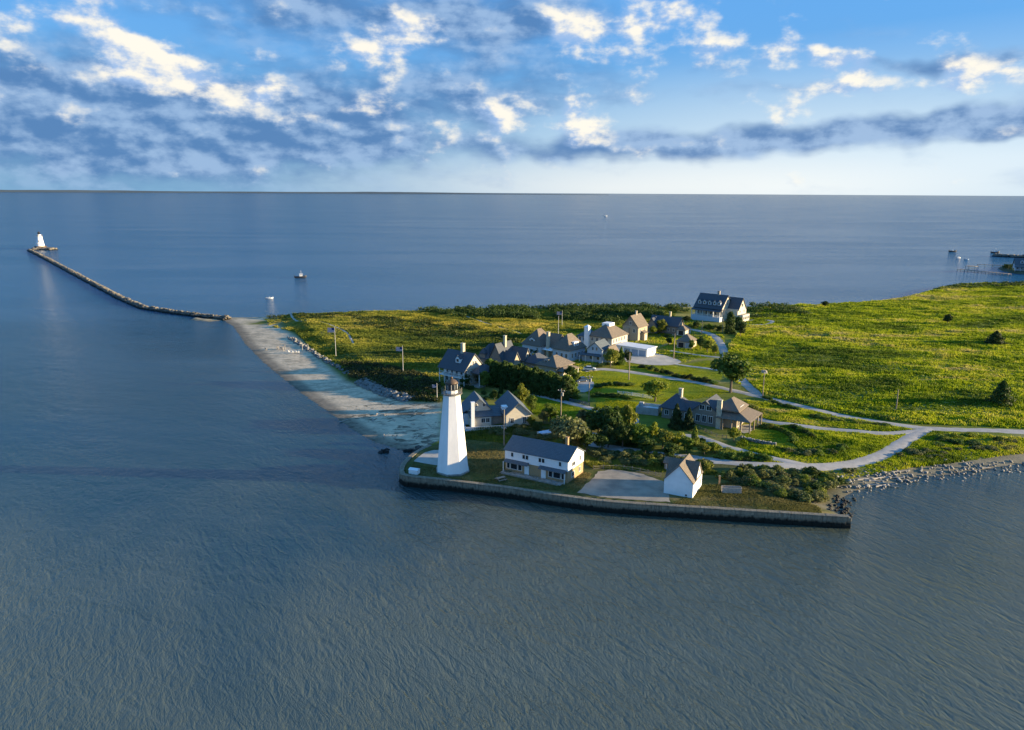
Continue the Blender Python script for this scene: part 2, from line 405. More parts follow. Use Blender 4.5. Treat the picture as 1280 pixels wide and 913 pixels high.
def axis_pts(segs):
    r = [segs[0][0]]
    for (a, b, st) in segs:
        n = max(1, int(round((b - a) / st))); r += list(a + (b - a) * (np.arange(n) + 1) / n)
    return np.array(r)
XS = axis_pts([(-215, -110, 1.4), (-110, -36, .9), (-36, 76, .6), (76, 240, 1.3), (240, 560, 2.6)])
YS = axis_pts([(132, 190, .6), (190, 330, 1.2), (330, 460, 2.0), (460, 620, 3.0)])
GX, GY = np.meshgrid(XS, YS)
INL = inside(GX, GY, LAND)
hgt = np.full(GX.shape, 2.6)
dsh = np.full(GX.shape, 1e9)
for pts, ramp in runs:
    d = segdist(GX, GY, pts); dsh = np.minimum(dsh, d)
    if pts is beach:
        hh = -.05 + 1.4 * np.clip(d / 30, 0, 1) + 1.25 * sst(26, 37, d)
        pp_ = pl([(498, 590), (505, 574), (516, 565), (536, 556), (556, 545), (640, 530), (760, 560), (760, 640), (640, 625), (520, 605)], 2.5)
        dp_ = segdist(GX, GY, np.vstack([pp_, pp_[:1]])); hh = np.maximum(hh, 2.5 * sst(-2.5, .6, np.where(inside(GX, GY, pp_), dp_, -dp_)))
    elif ramp < 0: hh = np.where(d > .95, 2.42, -1.5)
    else: hh = -.05 + 2.65 * np.where(d / ramp > 1, 1, 1 - (1 - np.clip(d / ramp, 0, 1)) ** (2.2 if pts is beach else 1.7))
    hgt = np.minimum(hgt, hh)
und = (fbm(GX, GY, .03, 4, 3) - .5) * 1.5
flat_near = sst(150, 215, GY)
hgt = np.where(INL, hgt + und * flat_near * sst(8, 40, dsh) + .9 * sst(60, 160, GX) * sst(15, 80, dsh), np.maximum(-3, -.06 * dsh - .05))
hgt = np.where((~INL) & (segdist(GX, GY, wall_run) < 6), -1.6, hgt)
# tidal bar east of the wall


def gz(x, y):
    i = int(np.clip(np.searchsorted(XS, x) - 1, 0, len(XS) - 2)); j = int(np.clip(np.searchsorted(YS, y) - 1, 0, len(YS) - 2))
    a = min(max((x - XS[i]) / (XS[i + 1] - XS[i]), 0), 1); b = min(max((y - YS[j]) / (YS[j + 1] - YS[j]), 0), 1)
    return float((hgt[j, i] * (1 - a) + hgt[j, i + 1] * a) * (1 - b) + (hgt[j + 1, i] * (1 - a) + hgt[j + 1, i + 1] * a) * b)
def gz_v(x, y):
    i = np.clip(np.searchsorted(XS, x) - 1, 0, len(XS) - 2); j = np.clip(np.searchsorted(YS, y) - 1, 0, len(YS) - 2)
    a = np.clip((x - XS[i]) / (XS[i + 1] - XS[i]), 0, 1); b = np.clip((y - YS[j]) / (YS[j + 1] - YS[j]), 0, 1)
    return (hgt[j, i] * (1 - a) + hgt[j, i + 1] * a) * (1 - b) + (hgt[j + 1, i] * (1 - a) + hgt[j + 1, i + 1] * a) * b
def G(x, y, up=0.0):
    """the point of the terrain (plus up) seen at a pixel"""
    z = 2.5 + up
    for _ in range(5): q = P(x, y, z); z = gz(q.x, q.y) + up
    return P(x, y, z)

# --- ground cover zones (what grows or lies there)
def zone(px, soft=2.0, z=2.6):
    poly = pl(px, z); ins = inside(GX, GY, poly); d = segdist(GX, GY, np.vstack([poly, poly[:1]]))
    return np.clip(.5 + np.where(ins, d, -d) / (2 * soft), 0, 1)
nz = fbm(GX, GY, .05, 5, 21); nz2 = fbm(GX * .5, GY, .11, 4, 5); nz3 = fbm(GX, GY, .4, 3, 9)
def cmix(c_, m_, colr): return c_ * (1 - m_[..., None]) + np.array(colr) * m_[..., None]
COL = np.zeros(GX.shape + (3,)) + np.array((.12, .15, .02))
COL = cmix(COL, sst(.45, .62, nz), (.15, .155, .028)); COL = cmix(COL, sst(.58, .72, nz2) * .7, (.30, .25, .075))
dune = zone([(262, 398), (345, 391), (540, 387), (640, 388), (650, 440), (560, 480), (545, 505), (470, 490), (400, 445), (345, 404)], 5)
COL = cmix(COL, dune, (.12, .14, .026)); COL = cmix(COL, dune * sst(.5, .66, nz2), (.17, .155, .05)); COL = cmix(COL, dune * sst(.55, .7, nz), (.055, .07, .02))
gold = zone([(540, 392), (570, 391), (640, 400), (700, 402), (660, 410), (640, 414), (560, 407), (480, 398)], 3)
COL = cmix(COL, gold * .8, (.38, .30, .06))
sand = zone([(270, 400), (300, 402), (345, 404), (372, 420), (400, 447), (432, 473), (470, 487), (500, 499), (552, 505), (552, 552), (536, 556), (515, 563), (490, 568), (440, 545), (380, 505), (320, 460), (280, 410)], 1.5, 1.8)
spit = zone([(236, 394), (300, 391.5), (345, 392), (350, 404), (300, 404), (236, 401)], 2, 1.2)
sand = np.maximum(sand, spit * sst(.35, .5, nz + .1))
COL = cmix(COL, sand, (.58, .465, .32))
wrack = np.maximum(sand * .45, 0) + .55 * sand * zone([(420, 505), (470, 495), (552, 505), (552, 552), (515, 566), (480, 562), (440, 541)], 4, 1.8)
shore_r = 1 - sst(4, 24, segdist(GX, GY, right[1:]))
COL = cmix(COL, shore_r * sst(.4, .55, nz3 * .5 + shore_r * .45), (.18, .165, .12))
lawn = np.zeros(GX.shape)
for q in ([(700, 466), (745, 463), (800, 467), (860, 476), (915, 489), (860, 500), (800, 500), (740, 495)], [(745, 497), (800, 503), (850, 505), (830, 518), (745, 512)],
          [(655, 488), (745, 512), (735, 530), (690, 528), (655, 510)], [(770, 447), (850, 457), (905, 466), (900, 474), (830, 466), (770, 460)], [(815, 428), (850, 420), (900, 440), (880, 448), (830, 440)],
          [(930, 540), (980, 533), (1000, 548), (985, 560), (935, 555)], [(846, 455), (885, 450), (905, 455), (905, 463), (860, 458)], [(640, 445), (720, 440), (720, 470), (650, 470)], [(925, 520), (945, 524), (940, 536), (928, 535)]):
    lawn = np.maximum(lawn, zone(q, 1.0))
COL = cmix(COL, lawn, (.17, .21, .010)); COL = cmix(COL, lawn * sst(.45, .6, nz), (.23, .235, .012))
pad = zone([(500, 590), (512, 567), (548, 553), (630, 545), (760, 575), (900, 595), (1040, 628), (1066, 648), (840, 640), (640, 615), (520, 600)], 1.5)
COL = cmix(COL, pad, (.11, .105, .038)); COL = cmix(COL, pad * sst(.48, .6, nz), (.17, .14, .065)); COL = cmix(COL, pad * sst(.45, .6, nz3), (.065, .08, .022))
scrubz = zone([(555, 545), (640, 520), (730, 530), (800, 560), (880, 570), (960, 582), (1060, 590), (1050, 622), (900, 590), (800, 585), (640, 552)], 3)
COL = cmix(COL, scrubz * .8, (.065, .065, .03))
COL = cmix(COL, 1 - sst(3, 6, segdist(GX, GY, far)), (.34, .29, .19))
wet = 1 - sst(.10, .26, np.abs(hgt)); COL = cmix(COL, wet * (sand > .2) * .8, (.17, .145, .11))
COL = cmix(COL, ((~INL) | (hgt < .02)) * 1.0, (.15, .13, .10))

keep = (hgt > -2.2)
V = np.stack([GX, GY, hgt], -1).reshape(-1, 3)
ny, nx = GX.shape
idx = np.arange(ny * nx).reshape(ny, nx)
F = np.stack([idx[:-1, :-1], idx[:-1, 1:], idx[1:, 1:], idx[1:, :-1]], -1).reshape(-1, 4)
kf = (keep[:-1, :-1] & keep[:-1, 1:] & keep[1:, 1:] & keep[1:, :-1]).reshape(-1); F = F[kf]
M_ground, t_, b_, o_ = new_mat('ground_cover')
at = t_.n('ShaderNodeAttribute', attribute_name='cover')
g_ = t_.n('ShaderNodeNewGeometry').outputs['Position']
n_ = t_.noise(g_, .9, 6, .7); n2_ = t_.noise(t_.vmath('MULTIPLY', g_, (.6, 1.3, 1)), .22, 5, .65)
k_ = t_.math('MULTIPLY_ADD', n_, .6, t_.math('MULTIPLY', n2_, .6))
gc_ = t_.mix(t_.smooth(k_, .4, .8), t_.vmath('MULTIPLY', at.outputs[0], (.72, .74, .76)), t_.vmath('MULTIPLY', at.outputs[0], (1.28, 1.25, 1.2)))
wk_ = t_.noise(t_.vmath('MULTIPLY', g_, (.55, 1.1, 1)), .33, 7, .68, .8); wk2_ = t_.noise(g_, .07, 4, .6)
wm_ = t_.math('MULTIPLY', t_.smooth(t_.math('MULTIPLY_ADD', wk2_, .5, wk_), .76, .84), at.outputs['Alpha'])
t_.put(b_.inputs['Base Color'], t_.mix(t_.math('MULTIPLY', wm_, .85), gc_, (.085, .078, .055, 1)))
b_.inputs['Roughness'].default_value = .95; b_.inputs['Specular IOR Level'].default_value = .1
bn_ = t_.n('ShaderNodeBump'); bn_.inputs['Strength'].default_value = .6; bn_.inputs['Distance'].default_value = .12
t_.put(bn_.inputs['Height'], t_.noise(g_, 1.6, 5, .65)); t_.put(b_.inputs['Normal'], bn_.outputs[0])
me = fast_mesh('ground', V, F, M_ground, True)
ca = me.color_attributes.new('cover', 'FLOAT_COLOR', 'POINT')
ca.data.foreach_set('color', np.concatenate([COL.reshape(-1, 3), wrack.reshape(-1, 1)], 1).astype(np.float32).ravel())
tag(link('ground', me), kind='structure')

# ------------------------------------------------------------------ water
M_water, t_, b_, o_ = new_mat('sea_water')
g_ = t_.n('ShaderNodeNewGeometry').outputs['Position']
def rot2(v, deg):
    nd = t_.n('ShaderNodeVectorRotate', rotation_type='Z_AXIS'); t_.put(nd.inputs['Vector'], v); nd.inputs['Angle'].default_value = R(deg); return nd.outputs[0]
wv1 = t_.vmath('MULTIPLY', rot2(g_, 58), (.32, 1.0, 1)); wv2 = t_.vmath('MULTIPLY', rot2(g_, 78), (.40, 1.0, 1)); wv3 = t_.vmath('MULTIPLY', rot2(g_, 25), (.5, 1.0, 1))
r1 = t_.noise(wv1, .46, 4, .58, .35); r2 = t_.noise(wv2, 1.15, 4, .62, .3); r3 = t_.noise(wv3, .12, 3, .5, .3); r4 = t_.noise(g_, 3.2, 3, .65)
def ridge(v): return t_.math('SUBTRACT', 1.0, t_.math('ABSOLUTE', t_.math('MULTIPLY_ADD', v, 2.0, -1.0)))
hh = t_.math('MULTIPLY_ADD', ridge(r1), .55, t_.math('MULTIPLY_ADD', ridge(r2), .30, t_.math('MULTIPLY_ADD', r3, .9, t_.math('MULTIPLY', r4, .10))))
bn_ = t_.n('ShaderNodeBump'); bn_.inputs['Distance'].default_value = 1.1
t_.put(bn_.inputs['Strength'], t_.smooth(t_.noise(t_.vmath('MULTIPLY', g_, (.25, 1, 1)), .011, 4, .6), .3, .7, .30, 1.0))
t_.put(bn_.inputs['Height'], hh)
bn2_ = t_.n('ShaderNodeBump'); bn2_.inputs['Strength'].default_value = .8; bn2_.inputs['Distance'].default_value = .55; t_.put(bn2_.inputs['Height'], hh); t_.put(b_.inputs['Normal'], bn2_.outputs[0])
silt = t_.noise(t_.vmath('MULTIPLY', g_, (1, .6, 1)), .012, 4, .6, .6)
plume = t_.n('ShaderNodeSeparateXYZ'); t_.put(plume.inputs[0], g_)
silt = t_.math('ADD', silt, t_.smooth(t_.math('MULTIPLY_ADD', plume.outputs[0], .45, t_.math('MULTIPLY', plume.outputs[1], -1.0)), -255., -70., -.17, .22))
t_.put(b_.inputs['Base Color'], t_.mix(t_.smooth(plume.outputs[1], 250., 520.), t_.mix(t_.smooth(silt, .38, .68), (.008, .036, .046, 1), (.078, .092, .066, 1)), (.012, .082, .160, 1)))
b_.inputs['Roughness'].default_value = .6; b_.inputs['Specular IOR Level'].default_value = 0
gl_ = t_.n('ShaderNodeBsdfGlossy'); gl_.inputs['Roughness'].default_value = .07; t_.put(gl_.inputs['Normal'], bn_.outputs[0])
fr_ = t_.n('ShaderNodeFresnel'); fr_.inputs['IOR'].default_value = 1.72; t_.put(fr_.inputs['Normal'], bn_.outputs[0])
ff_ = t_.math('MULTIPLY', fr_.outputs[0], t_.math('MULTIPLY_ADD', fr_.outputs[0], -.46, 1.0))     # wave-averaged reflectance stays well below one at the horizon
mx_ = t_.n('ShaderNodeMixShader'); t_.put(mx_.inputs[0], ff_); t_.t.links.new(b_.outputs[0], mx_.inputs[1]); t_.t.links.new(gl_.outputs[0], mx_.inputs[2]); t_.t.links.new(mx_.outputs[0], o_.inputs[0])
rings = [0, 40, 80, 160, 320, 640, 1300, 2600, 5200, 10400, 21000, 42000, 65000]
wm = MB(); nseg = 96; wm.v.append((0, 0, 0))
for r_ in rings[1:]:
    for i in range(nseg): wm.v.append((r_ * math.cos(2 * math.pi * i / nseg), r_ * math.sin(2 * math.pi * i / nseg), 0))
for i in range(nseg): wm.f.append((0, 1 + i, 1 + (i + 1) % nseg))
for k in range(len(rings) - 2):
    for i in range(nseg):
        a = 1 + k * nseg + i; b = 1 + k * nseg + (i + 1) % nseg; wm.f.append((a, a + nseg, b + nseg, b))
tag(part('water', wm, M_water, None), kind='structure')

# far shore on the horizon
M_far = plain('distant_wooded_shore', (.06, .085, .10), (.08, .105, .115), .95, .0006)  # blue of distance haze is put into the base colour
fs = MB(); n0 = 90
for k in range(n0):
    a = R(-46 + 53 * k / (n0 - 1)); r_ = 23500
    ht = 1.15 * (34 + 38 * float(fbm(np.array([k * 1.0]), np.array([0.]), .13, 4, 2)[0]) ** 2 + (30 if 6 < k < 16 else 0) * math.sin((k - 6) / 10 * math.pi)) * min(1, (n0 - 1 - k) / 30 + .12)
    for (rr, z_) in ((r_, -2), (r_ + 300, ht), (r_ + 2500, ht * .9), (r_ + 4000, -2)): fs.v.append((rr * math.sin(a), rr * math.cos(a), z_))
for k in range(n0 - 1):
    for j in range(3): fs.f.append((k * 4 + j, (k + 1) * 4 + j, (k + 1) * 4 + j + 1, k * 4 + j + 1))
tag(part('far_shore_hills', fs, M_far, None, True), kind='structure')

# ------------------------------------------------------------------ roads and paths
M_road = plain('crushed_shell_drive', (.40, .375, .345), (.30, .285, .265), .95, .5, .4, 3)
M_gravel = plain('pale_gravel', (.44, .41, .36), (.33, .31, .27), .95, .4, .5, 3)
M_apron = plain('worn_concrete_apron', (.34, .295, .23), (.20, .175, .14), .9, .25, .3, 3)
def dens(pts, st):
    pts = [Vector(p_) for p_ in pts]; n = len(pts); o = []
    for i in range(n - 1):
        p0 = pts[max(i - 1, 0)]; p1 = pts[i]; p2 = pts[i + 1]; p3 = pts[min(i + 2, n - 1)]
        k = max(2, int((p2 - p1).length / st))
        for j in range(k):
            t = j / k
            o.append(.5 * ((2 * p1) + (p2 - p0) * t + (2 * p0 - 5 * p1 + 4 * p2 - p3) * t * t + (3 * p1 - p0 - 3 * p2 + p3) * t ** 3))
    return o + [pts[-1]]
ROADS = []
def road(px, width, mat, name='road', lift=.10, wob=.25):
    pts = dens([P(a, b, 2.8) for a, b in px], 1.6); mb = MB(); K = 5; width *= .84
    ROADS.append((np.array([(q.x, q.y) for q in pts]), width))
    for i, q in enumerate(pts):
        d = (pts[min(i + 1, len(pts) - 1)] - pts[max(i - 1, 0)]).normalized(); n = Vector((-d.y, d.x, 0))
        wl = width / 2 + wob * math.sin(i * 1.7) * .6 + rnd.uniform(-wob, wob) * .5
        for k in range(K):
            s_ = (k / (K - 1) - .5) * 2; r_ = q + n * s_ * wl
            mb.v.append((r_.x, r_.y, gz(r_.x, r_.y) + lift - .12 * (abs(s_) > .9)))
    for i in range(len(pts) - 1):
        for k in range(K - 1): a = i * K + k; mb.f.append((a, a + 1, a + K + 1, a + K))
    return tag(part(name, mb, mat, None, True), kind='structure')
road([(1420, 545), (1280, 538), (1180, 535), (1130, 531), (1060, 520), (1000, 507), (945, 494), (900, 484), (860, 474.5), (800, 465), (755, 461), (730, 463)], 4.4, M_road)
road([(1158, 536), (1110, 541), (1060, 537.5), (1010, 533), (960, 526), (930, 517), (922, 512)], 3.6, M_road, 'road', .115)
road([(1160, 534), (1140, 545), (1110, 562), (1080, 572), (1040, 578), (1000, 580), (950, 579), (896, 574.5), (870, 571), (820, 566), (780, 560), (745, 554), (725, 547)], 4.6, M_road, 'road', .13)
road([(1010, 579), (985, 575), (955, 569), (927, 562), (900, 554), (874, 545), (850, 542)], 3.4, M_road, 'road', .145)
road([(600, 478), (640, 483), (672, 491.5), (720, 504), (748, 512.5), (775, 520), (795, 527)], 3.4, M_road, 'road', .10)
road([(950, 495), (936, 483), (924, 470), (912, 452), (905, 440), (900, 428), (890, 419), (868, 413), (840, 411)], 4.2, M_road, 'road', .12)
road([(838, 452), (870, 457), (900, 462), (914, 466)], 2.6, M_gravel, 'path', .13)
road([(838, 437), (862, 441), (895, 446), (905, 447)], 2.6, M_gravel, 'path', .135)
road([(933, 402), (945, 400.5), (960, 401.5), (966, 404), (958, 407), (942, 407.5), (932, 406)], 3.0, M_road, 'path', .13)
road([(556, 388.5), (585, 396), (620, 408), (640, 413), (652, 417)], 2.0, M_gravel, 'path', .1)
road([(362, 390), (372, 400), (395, 401), (430, 413), (442, 428)], 1.5, M_gravel, 'path', .1)
def patch(px, mat, name, z=2.6, lift=.1, flat=False):
    poly = [P(a, b, z) for a, b in px]; mb = MB()
    if flat: pts = [poly[i].lerp(poly[(i + 1) % len(poly)], k / 8) + Vector((rnd.uniform(-.18, .18), rnd.uniform(-.18, .18), 0)) for i in range(len(poly)) for k in range(8)]
    else: pts = dens(poly + [poly[0]], 3)[:-1]
    c_ = sum((q for q in pts), Vector()) / len(pts); rg = [1, .8, .6, .4, .2]
    for s_ in rg:
        for q in pts: r_ = c_ + (q - c_) * s_; mb.v.append((r_.x, r_.y, gz(r_.x, r_.y) + lift))
    n = len(pts)
    for k in range(len(rg) - 1):
        for i in range(n): mb.f.append((k * n + i, k * n + (i + 1) % n, (k + 1) * n + (i + 1) % n, (k + 1) * n + i))
    mb.f.append(tuple((len(rg) - 1) * n + i for i in range(n)))
    ROADS.append((np.array([(q.x, q.y) for q in pts + pts[:1]]), .5)); PATCH.append(np.array([(q.x, q.y) for q in pts]))
    return tag(part(name, mb, mat, None, True), kind='structure')
PATCH = []
patch([(738, 601), (748, 590), (765, 587), (800, 592), (829, 602), (834, 612), (838, 628), (790, 625), (755, 622), (722, 616)], M_apron, 'pavement', 2.42, .05, True)
patch([(790, 441), (815, 440), (842, 446), (852, 451), (835, 455), (800, 454), (776, 449)], M_gravel, 'path', 2.8, .11)
patch([(517, 577), (531, 566), (551, 563), (551, 577), (546, 582)], M_gravel, 'path', 2.42, .06)
patch([(716, 478), (726, 474), (742, 478), (738, 488), (722, 489)], M_road, 'path', 2.7, .12)
patch([(786, 524), (792, 521), (799, 524), (796, 531), (787, 530)], M_road, 'path', 2.7, .16)
patch([(925, 533), (938, 531), (940, 539), (930, 542), (920, 538)], M_gravel, 'path', 2.7, .1)
def near_road(x, y, pad=.6):
    m = np.zeros(x.shape, bool)
    for pts, wd_ in ROADS: m |= segdist(x, y, pts) < wd_ / 2 + pad
    for q in PATCH: m |= inside(x, y, q)
    return m


# ------------------------------------------------------------------ sea wall: coursed stones under a coping
sw = thing('sea_wall', 'long curved grey stone sea wall with weed-black foot round the lighthouse point', 'sea wall', (0, 0, 0))
def wall_samples(pts, st):
    o = [Vector((a, b, 0)) for a, b in pts]; L = [0]
    for i in range(len(o) - 1): L.append(L[-1] + (o[i + 1] - o[i]).length)
    def at_(s_):
        s_ = min(max(s_, 0), L[-1] - 1e-6)
        for i in range(len(o) - 1):
            if s_ <= L[i + 1]:
                t = (s_ - L[i]) / (L[i + 1] - L[i]); return o[i].lerp(o[i + 1], t)
    return at_, L[-1]
wat, wlen = wall_samples(dens([Vector((a, b, 0)) for a, b in WALL], 2) and [(q.x, q.y) for q in dens([Vector((a, b, 0)) for a, b in WALL], 2)], 1)
core = MB(); ns = int(wlen / 1.5); ins_pts = []
for i in range(ns + 1):
    s_ = wlen * i / ns; q = wat(s_); d = (wat(min(s_ + .4, wlen)) - wat(max(s_ - .4, 0))).normalized(); n = Vector((-d.y, d.x, 0))   # n points inland
    ins_pts.append((q, d, n))
    for (o_, z_) in ((.14, -1.5), (.14, 2.28), (1.25, 2.28), (1.25, -1.5)): core.v.append(q + n * o_ + Vector((0, 0, z_)))
for i in range(ns):
    for k in range(4): a = i * 4 + k; b = i * 4 + (k + 1) % 4; core.f.append((a, b, b + 4, a + 4))
core.f.append((0, 1, 2, 3)); core.f.append(tuple(ns * 4 + k for k in (3, 2, 1, 0)))
part('wall_core', core, M_wall, sw)
def block_mesh(l, dpt, h, nm, ch=.05):
    mb = MB(); a, b, c_ = l / 2, dpt, h
    mb.v = [(-a, .0 + ch, 0), (a, .0 + ch, 0), (a, b, 0), (-a, b, 0), (-a, ch, c_), (a, ch, c_), (a, b, c_), (-a, b, c_),
            (-a + ch, 0, ch), (a - ch, 0, ch), (a - ch, 0, c_ - ch), (-a + ch, 0, c_ - ch)]
    mb.f = [(4, 5, 6, 7), (1, 2, 6, 5), (3, 0, 4, 7), (8, 9, 10, 11), (0, 1, 9, 8), (1, 5, 10, 9), (5, 4, 11, 10), (4, 0, 8, 11), (0, 3, 2, 1), (2, 3, 7, 6)]
    return mb.mesh(nm, M_wall)
cope_len, stone_len = 2.25, 1.9
cope_me = [block_mesh(cope_len - .05, 1.15, .25, 'coping_stone'), ]
stone_me = [block_mesh(stone_len - r_, .3, .72, 'stone', .07) for r_ in (.05, .09)]
s_ = cope_len / 2
while s_ < wlen - .4:
    q = wat(s_); d = (wat(min(s_ + 1, wlen)) - wat(max(s_ - 1, 0))).normalized()
    o = link('coping_stone', cope_me[0], sw); o.location = (q.x, q.y, 2.29 + rnd.uniform(-.012, .02)); o.rotation_euler = (0, 0, math.atan2(d.y, d.x) + rnd.uniform(-.01, .01)); s_ += cope_len
for ci, z_ in enumerate((1.56, .83, .10, -.63)):
    s_ = stone_len / 2 + (ci % 2) * .9
    while s_ < wlen - .5:
        q = wat(s_); d = (wat(min(s_ + .9, wlen)) - wat(max(s_ - .9, 0))).normalized(); n = Vector((-d.y, d.x, 0))
        off = rnd.uniform(.02, .12) - .05 * ci
        o = link('stone', stone_me[rnd.randrange(2)], sw); o.location = (q.x + n.x * off, q.y + n.y * off, z_); o.rotation_euler = (rnd.uniform(-.02, .02), 0, math.atan2(d.y, d.x) + rnd.uniform(-.02, .02)); s_ += stone_len
# sunlit timber kerb along the inner end of the wall (upper left curve)

# ------------------------------------------------------------------ house kit (local x along the front, y into the house, z up)
def wall_box(p, x0, x1, y0, y1, z0, z1, mat, name='wall'): return part(name, MB().box(x0, x1, y0, y1, z0, z1), mat, p)
def gable_roof(p, x0, x1, y0, y1, ze, rise, axis, mat, wmat=None, oh=.35, th=.22, name='roof', trim=True):
    mb = MB()
    if axis == 'x':
        ym = (y0 + y1) / 2; sl = rise / ((y1 - y0) / 2); zl = ze - oh * sl; zr = ze + rise
        mb.slab([(x0 - oh, y0 - oh, zl), (x1 + oh, y0 - oh, zl), (x1 + oh, ym, zr), (x0 - oh, ym, zr)], th)
        mb.slab([(x1 + oh, y1 + oh, zl), (x0 - oh, y1 + oh, zl), (x0 - oh, ym, zr), (x1 + oh, ym, zr)], th)
        tri = [((x, y0, ze), (x, y1, ze), (x, ym, zr - th * 1.05)) for x in (x0, x1)]; tn = (1, 0, 0)
    else:
        xm = (x0 + x1) / 2; sl = rise / ((x1 - x0) / 2); zl = ze - oh * sl; zr = ze + rise
        mb.slab([(x0 - oh, y0 - oh, zl), (xm, y0 - oh, zr), (xm, y1 + oh, zr), (x0 - oh, y1 + oh, zl)], th)
        mb.slab([(xm, y0 - oh, zr), (x1 + oh, y0 - oh, zl), (x1 + oh, y1 + oh, zl), (xm, y1 + oh, zr)], th)
        tri = [((x0, y, ze), (x1, y, ze), (xm, y, zr - th * 1.05)) for y in (y0, y1)]; tn = (0, 1, 0)
    r = part(name, mb, mat, p)
    if wmat:
        for k, t3 in enumerate(tri):
            g = MB(); s_ = (.12 if k == 0 else -.12); a = [Vector(q) - Vector((0, 0, .02 * 0)) for q in t3]; b = [q + Vector(tn) * s_ for q in a]
            g.add(a + b, [(0, 1, 2), (5, 4, 3), (0, 3, 4, 1), (1, 4, 5, 2), (2, 5, 3, 0)]); part('gable', g, wmat, p)
    return r
def hip_roof(p, x0, x1, y0, y1, ze, rise, mat, ridge=None, axis='x', oh=.4, th=.2, name='roof'):
    """ridge = length of the ridge; 0 gives a pyramid"""
    x0 -= oh; x1 += oh; y0 -= oh; y1 += oh; xm = (x0 + x1) / 2; ym = (y0 + y1) / 2
    if ridge is None: ridge = max(0, (x1 - x0) - (y1 - y0)) if axis == 'x' else max(0, (y1 - y0) - (x1 - x0))
    h = ridge / 2 + .02
    A, B = ((xm - h, ym, ze + rise), (xm + h, ym, ze + rise)) if axis == 'x' else ((xm, ym - h, ze + rise), (xm, ym + h, ze + rise))
    c0, c1, c2, c3 = (x0, y0, ze), (x1, y0, ze), (x1, y1, ze), (x0, y1, ze); lo = [(q[0], q[1], q[2] - th) for q in (c0, c1, c2, c3)]
    mb = MB(); v = [c0, c1, c2, c3, A, B] + lo
    f = [(0, 1, 5, 4), (1, 2, 5), (2, 3, 4, 5), (3, 0, 4)] if axis == 'x' else [(0, 1, 4), (1, 2, 5, 4), (2, 3, 5), (3, 0, 4, 5)]
    f += [(0, 6, 7, 1), (1, 7, 8, 2), (2, 8, 9, 3), (3, 9, 6, 0), (6, 9, 8, 7)]
    mb.add(v, f); return part(name, mb, mat, p)
def shed_roof(p, x0, x1, y0, y1, z_lo, z_hi, mat, side='front', th=.16, name='porch_roof'):
    if side == 'front': q = [(x0, y0, z_lo), (x1, y0, z_lo), (x1, y1, z_hi), (x0, y1, z_hi)]
    elif side == 'right': q = [(x0, y0, z_hi), (x1, y0, z_lo), (x1, y1, z_lo), (x0, y1, z_hi)]
    elif side == 'left': q = [(x0, y0, z_lo), (x1, y0, z_hi), (x1, y1, z_hi), (x0, y1, z_lo)]
    else: q = [(x0, y0, z_hi), (x1, y0, z_hi), (x1, y1, z_lo), (x0, y1, z_lo)]
    return part(name, MB().slab(q, th), mat, p)
FACES = {'front': ((1, 0, 0), (0, -1, 0)), 'right': ((0, 1, 0), (1, 0, 0)), 'left': ((0, -1, 0), (-1, 0, 0)), 'back': ((-1, 0, 0), (0, 1, 0))}
def opening(p, side, at_, z0, wd, ht, name='window', fmat=None, pmat=None, bars=1, fr=.09):
    """at_ = centre point (x, y) on the wall face; frame stands proud, pane is set back in it"""
    t, n = FACES[side]; t = Vector(t); n = Vector(n); c_ = Vector((at_[0], at_[1], z0 + ht / 2)); mb = MB()
    for s_ in (-1, 1): mb.obox(c_ + t * s_ * (wd / 2) + n * .03, t, n, fr / 2, .06, ht / 2 + fr / 2)
    for s_ in (-1, 1): mb.obox(c_ + Vector((0, 0, s_ * ht / 2)) + n * .034, t, n, wd / 2 - fr / 2, .06, fr / 2)
    for k in range(bars): mb.obox(c_ + t * wd * ((k + 1) / (bars + 1) - .5) + n * .03, t, n, .03, .05, ht / 2 - fr / 2)
    o = part(name, mb, fmat or M_trim, p)
    part('pane', MB().obox(c_ + n * .012, t, n, wd / 2 - fr / 2, .025, ht / 2 - fr / 2), pmat or M_glass, o)
    return o
def door(p, side, at_, z0, wd, ht, mat=None):
    t, n = FACES[side]; t = Vector(t); n = Vector(n); c_ = Vector((at_[0], at_[1], z0 + ht / 2))
    o = part('door', MB().obox(c_ + n * .03, t, n, wd / 2, .04, ht / 2), mat or M_door, p)
    mb = MB()
    for s_ in (-1, 1): mb.obox(c_ + t * s_ * (wd / 2 + .06) + n * .035, t, n, .06, .06, ht / 2)
    mb.obox(c_ + Vector((0, 0, ht / 2 + .06)) + n * .035, t, n, wd / 2 + .12, .06, .06); part('door_frame', mb, M_trim, o)
    return o
def chimney(p, x, y, z0, z1, wx=.8, wy=.8, mat=None):
    mb = MB().box(x - wx / 2, x + wx / 2, y - wy / 2, y + wy / 2, z0, z1); o = part('chimney', mb, mat or M_chim, p)
    part('chimney_cap', MB().box(x - wx / 2 - .08, x + wx / 2 + .08, y - wy / 2 - .08, y + wy / 2 + .08, z1 + .002, z1 + .16), mat or M_chim, o); return o
def posts(p, pts, z0, z1, r=.1, mat=None):
    for (x, y) in pts: part('post', MB().box(x - r, x + r, y - r, y + r, z0, z1), mat or M_trim, p)
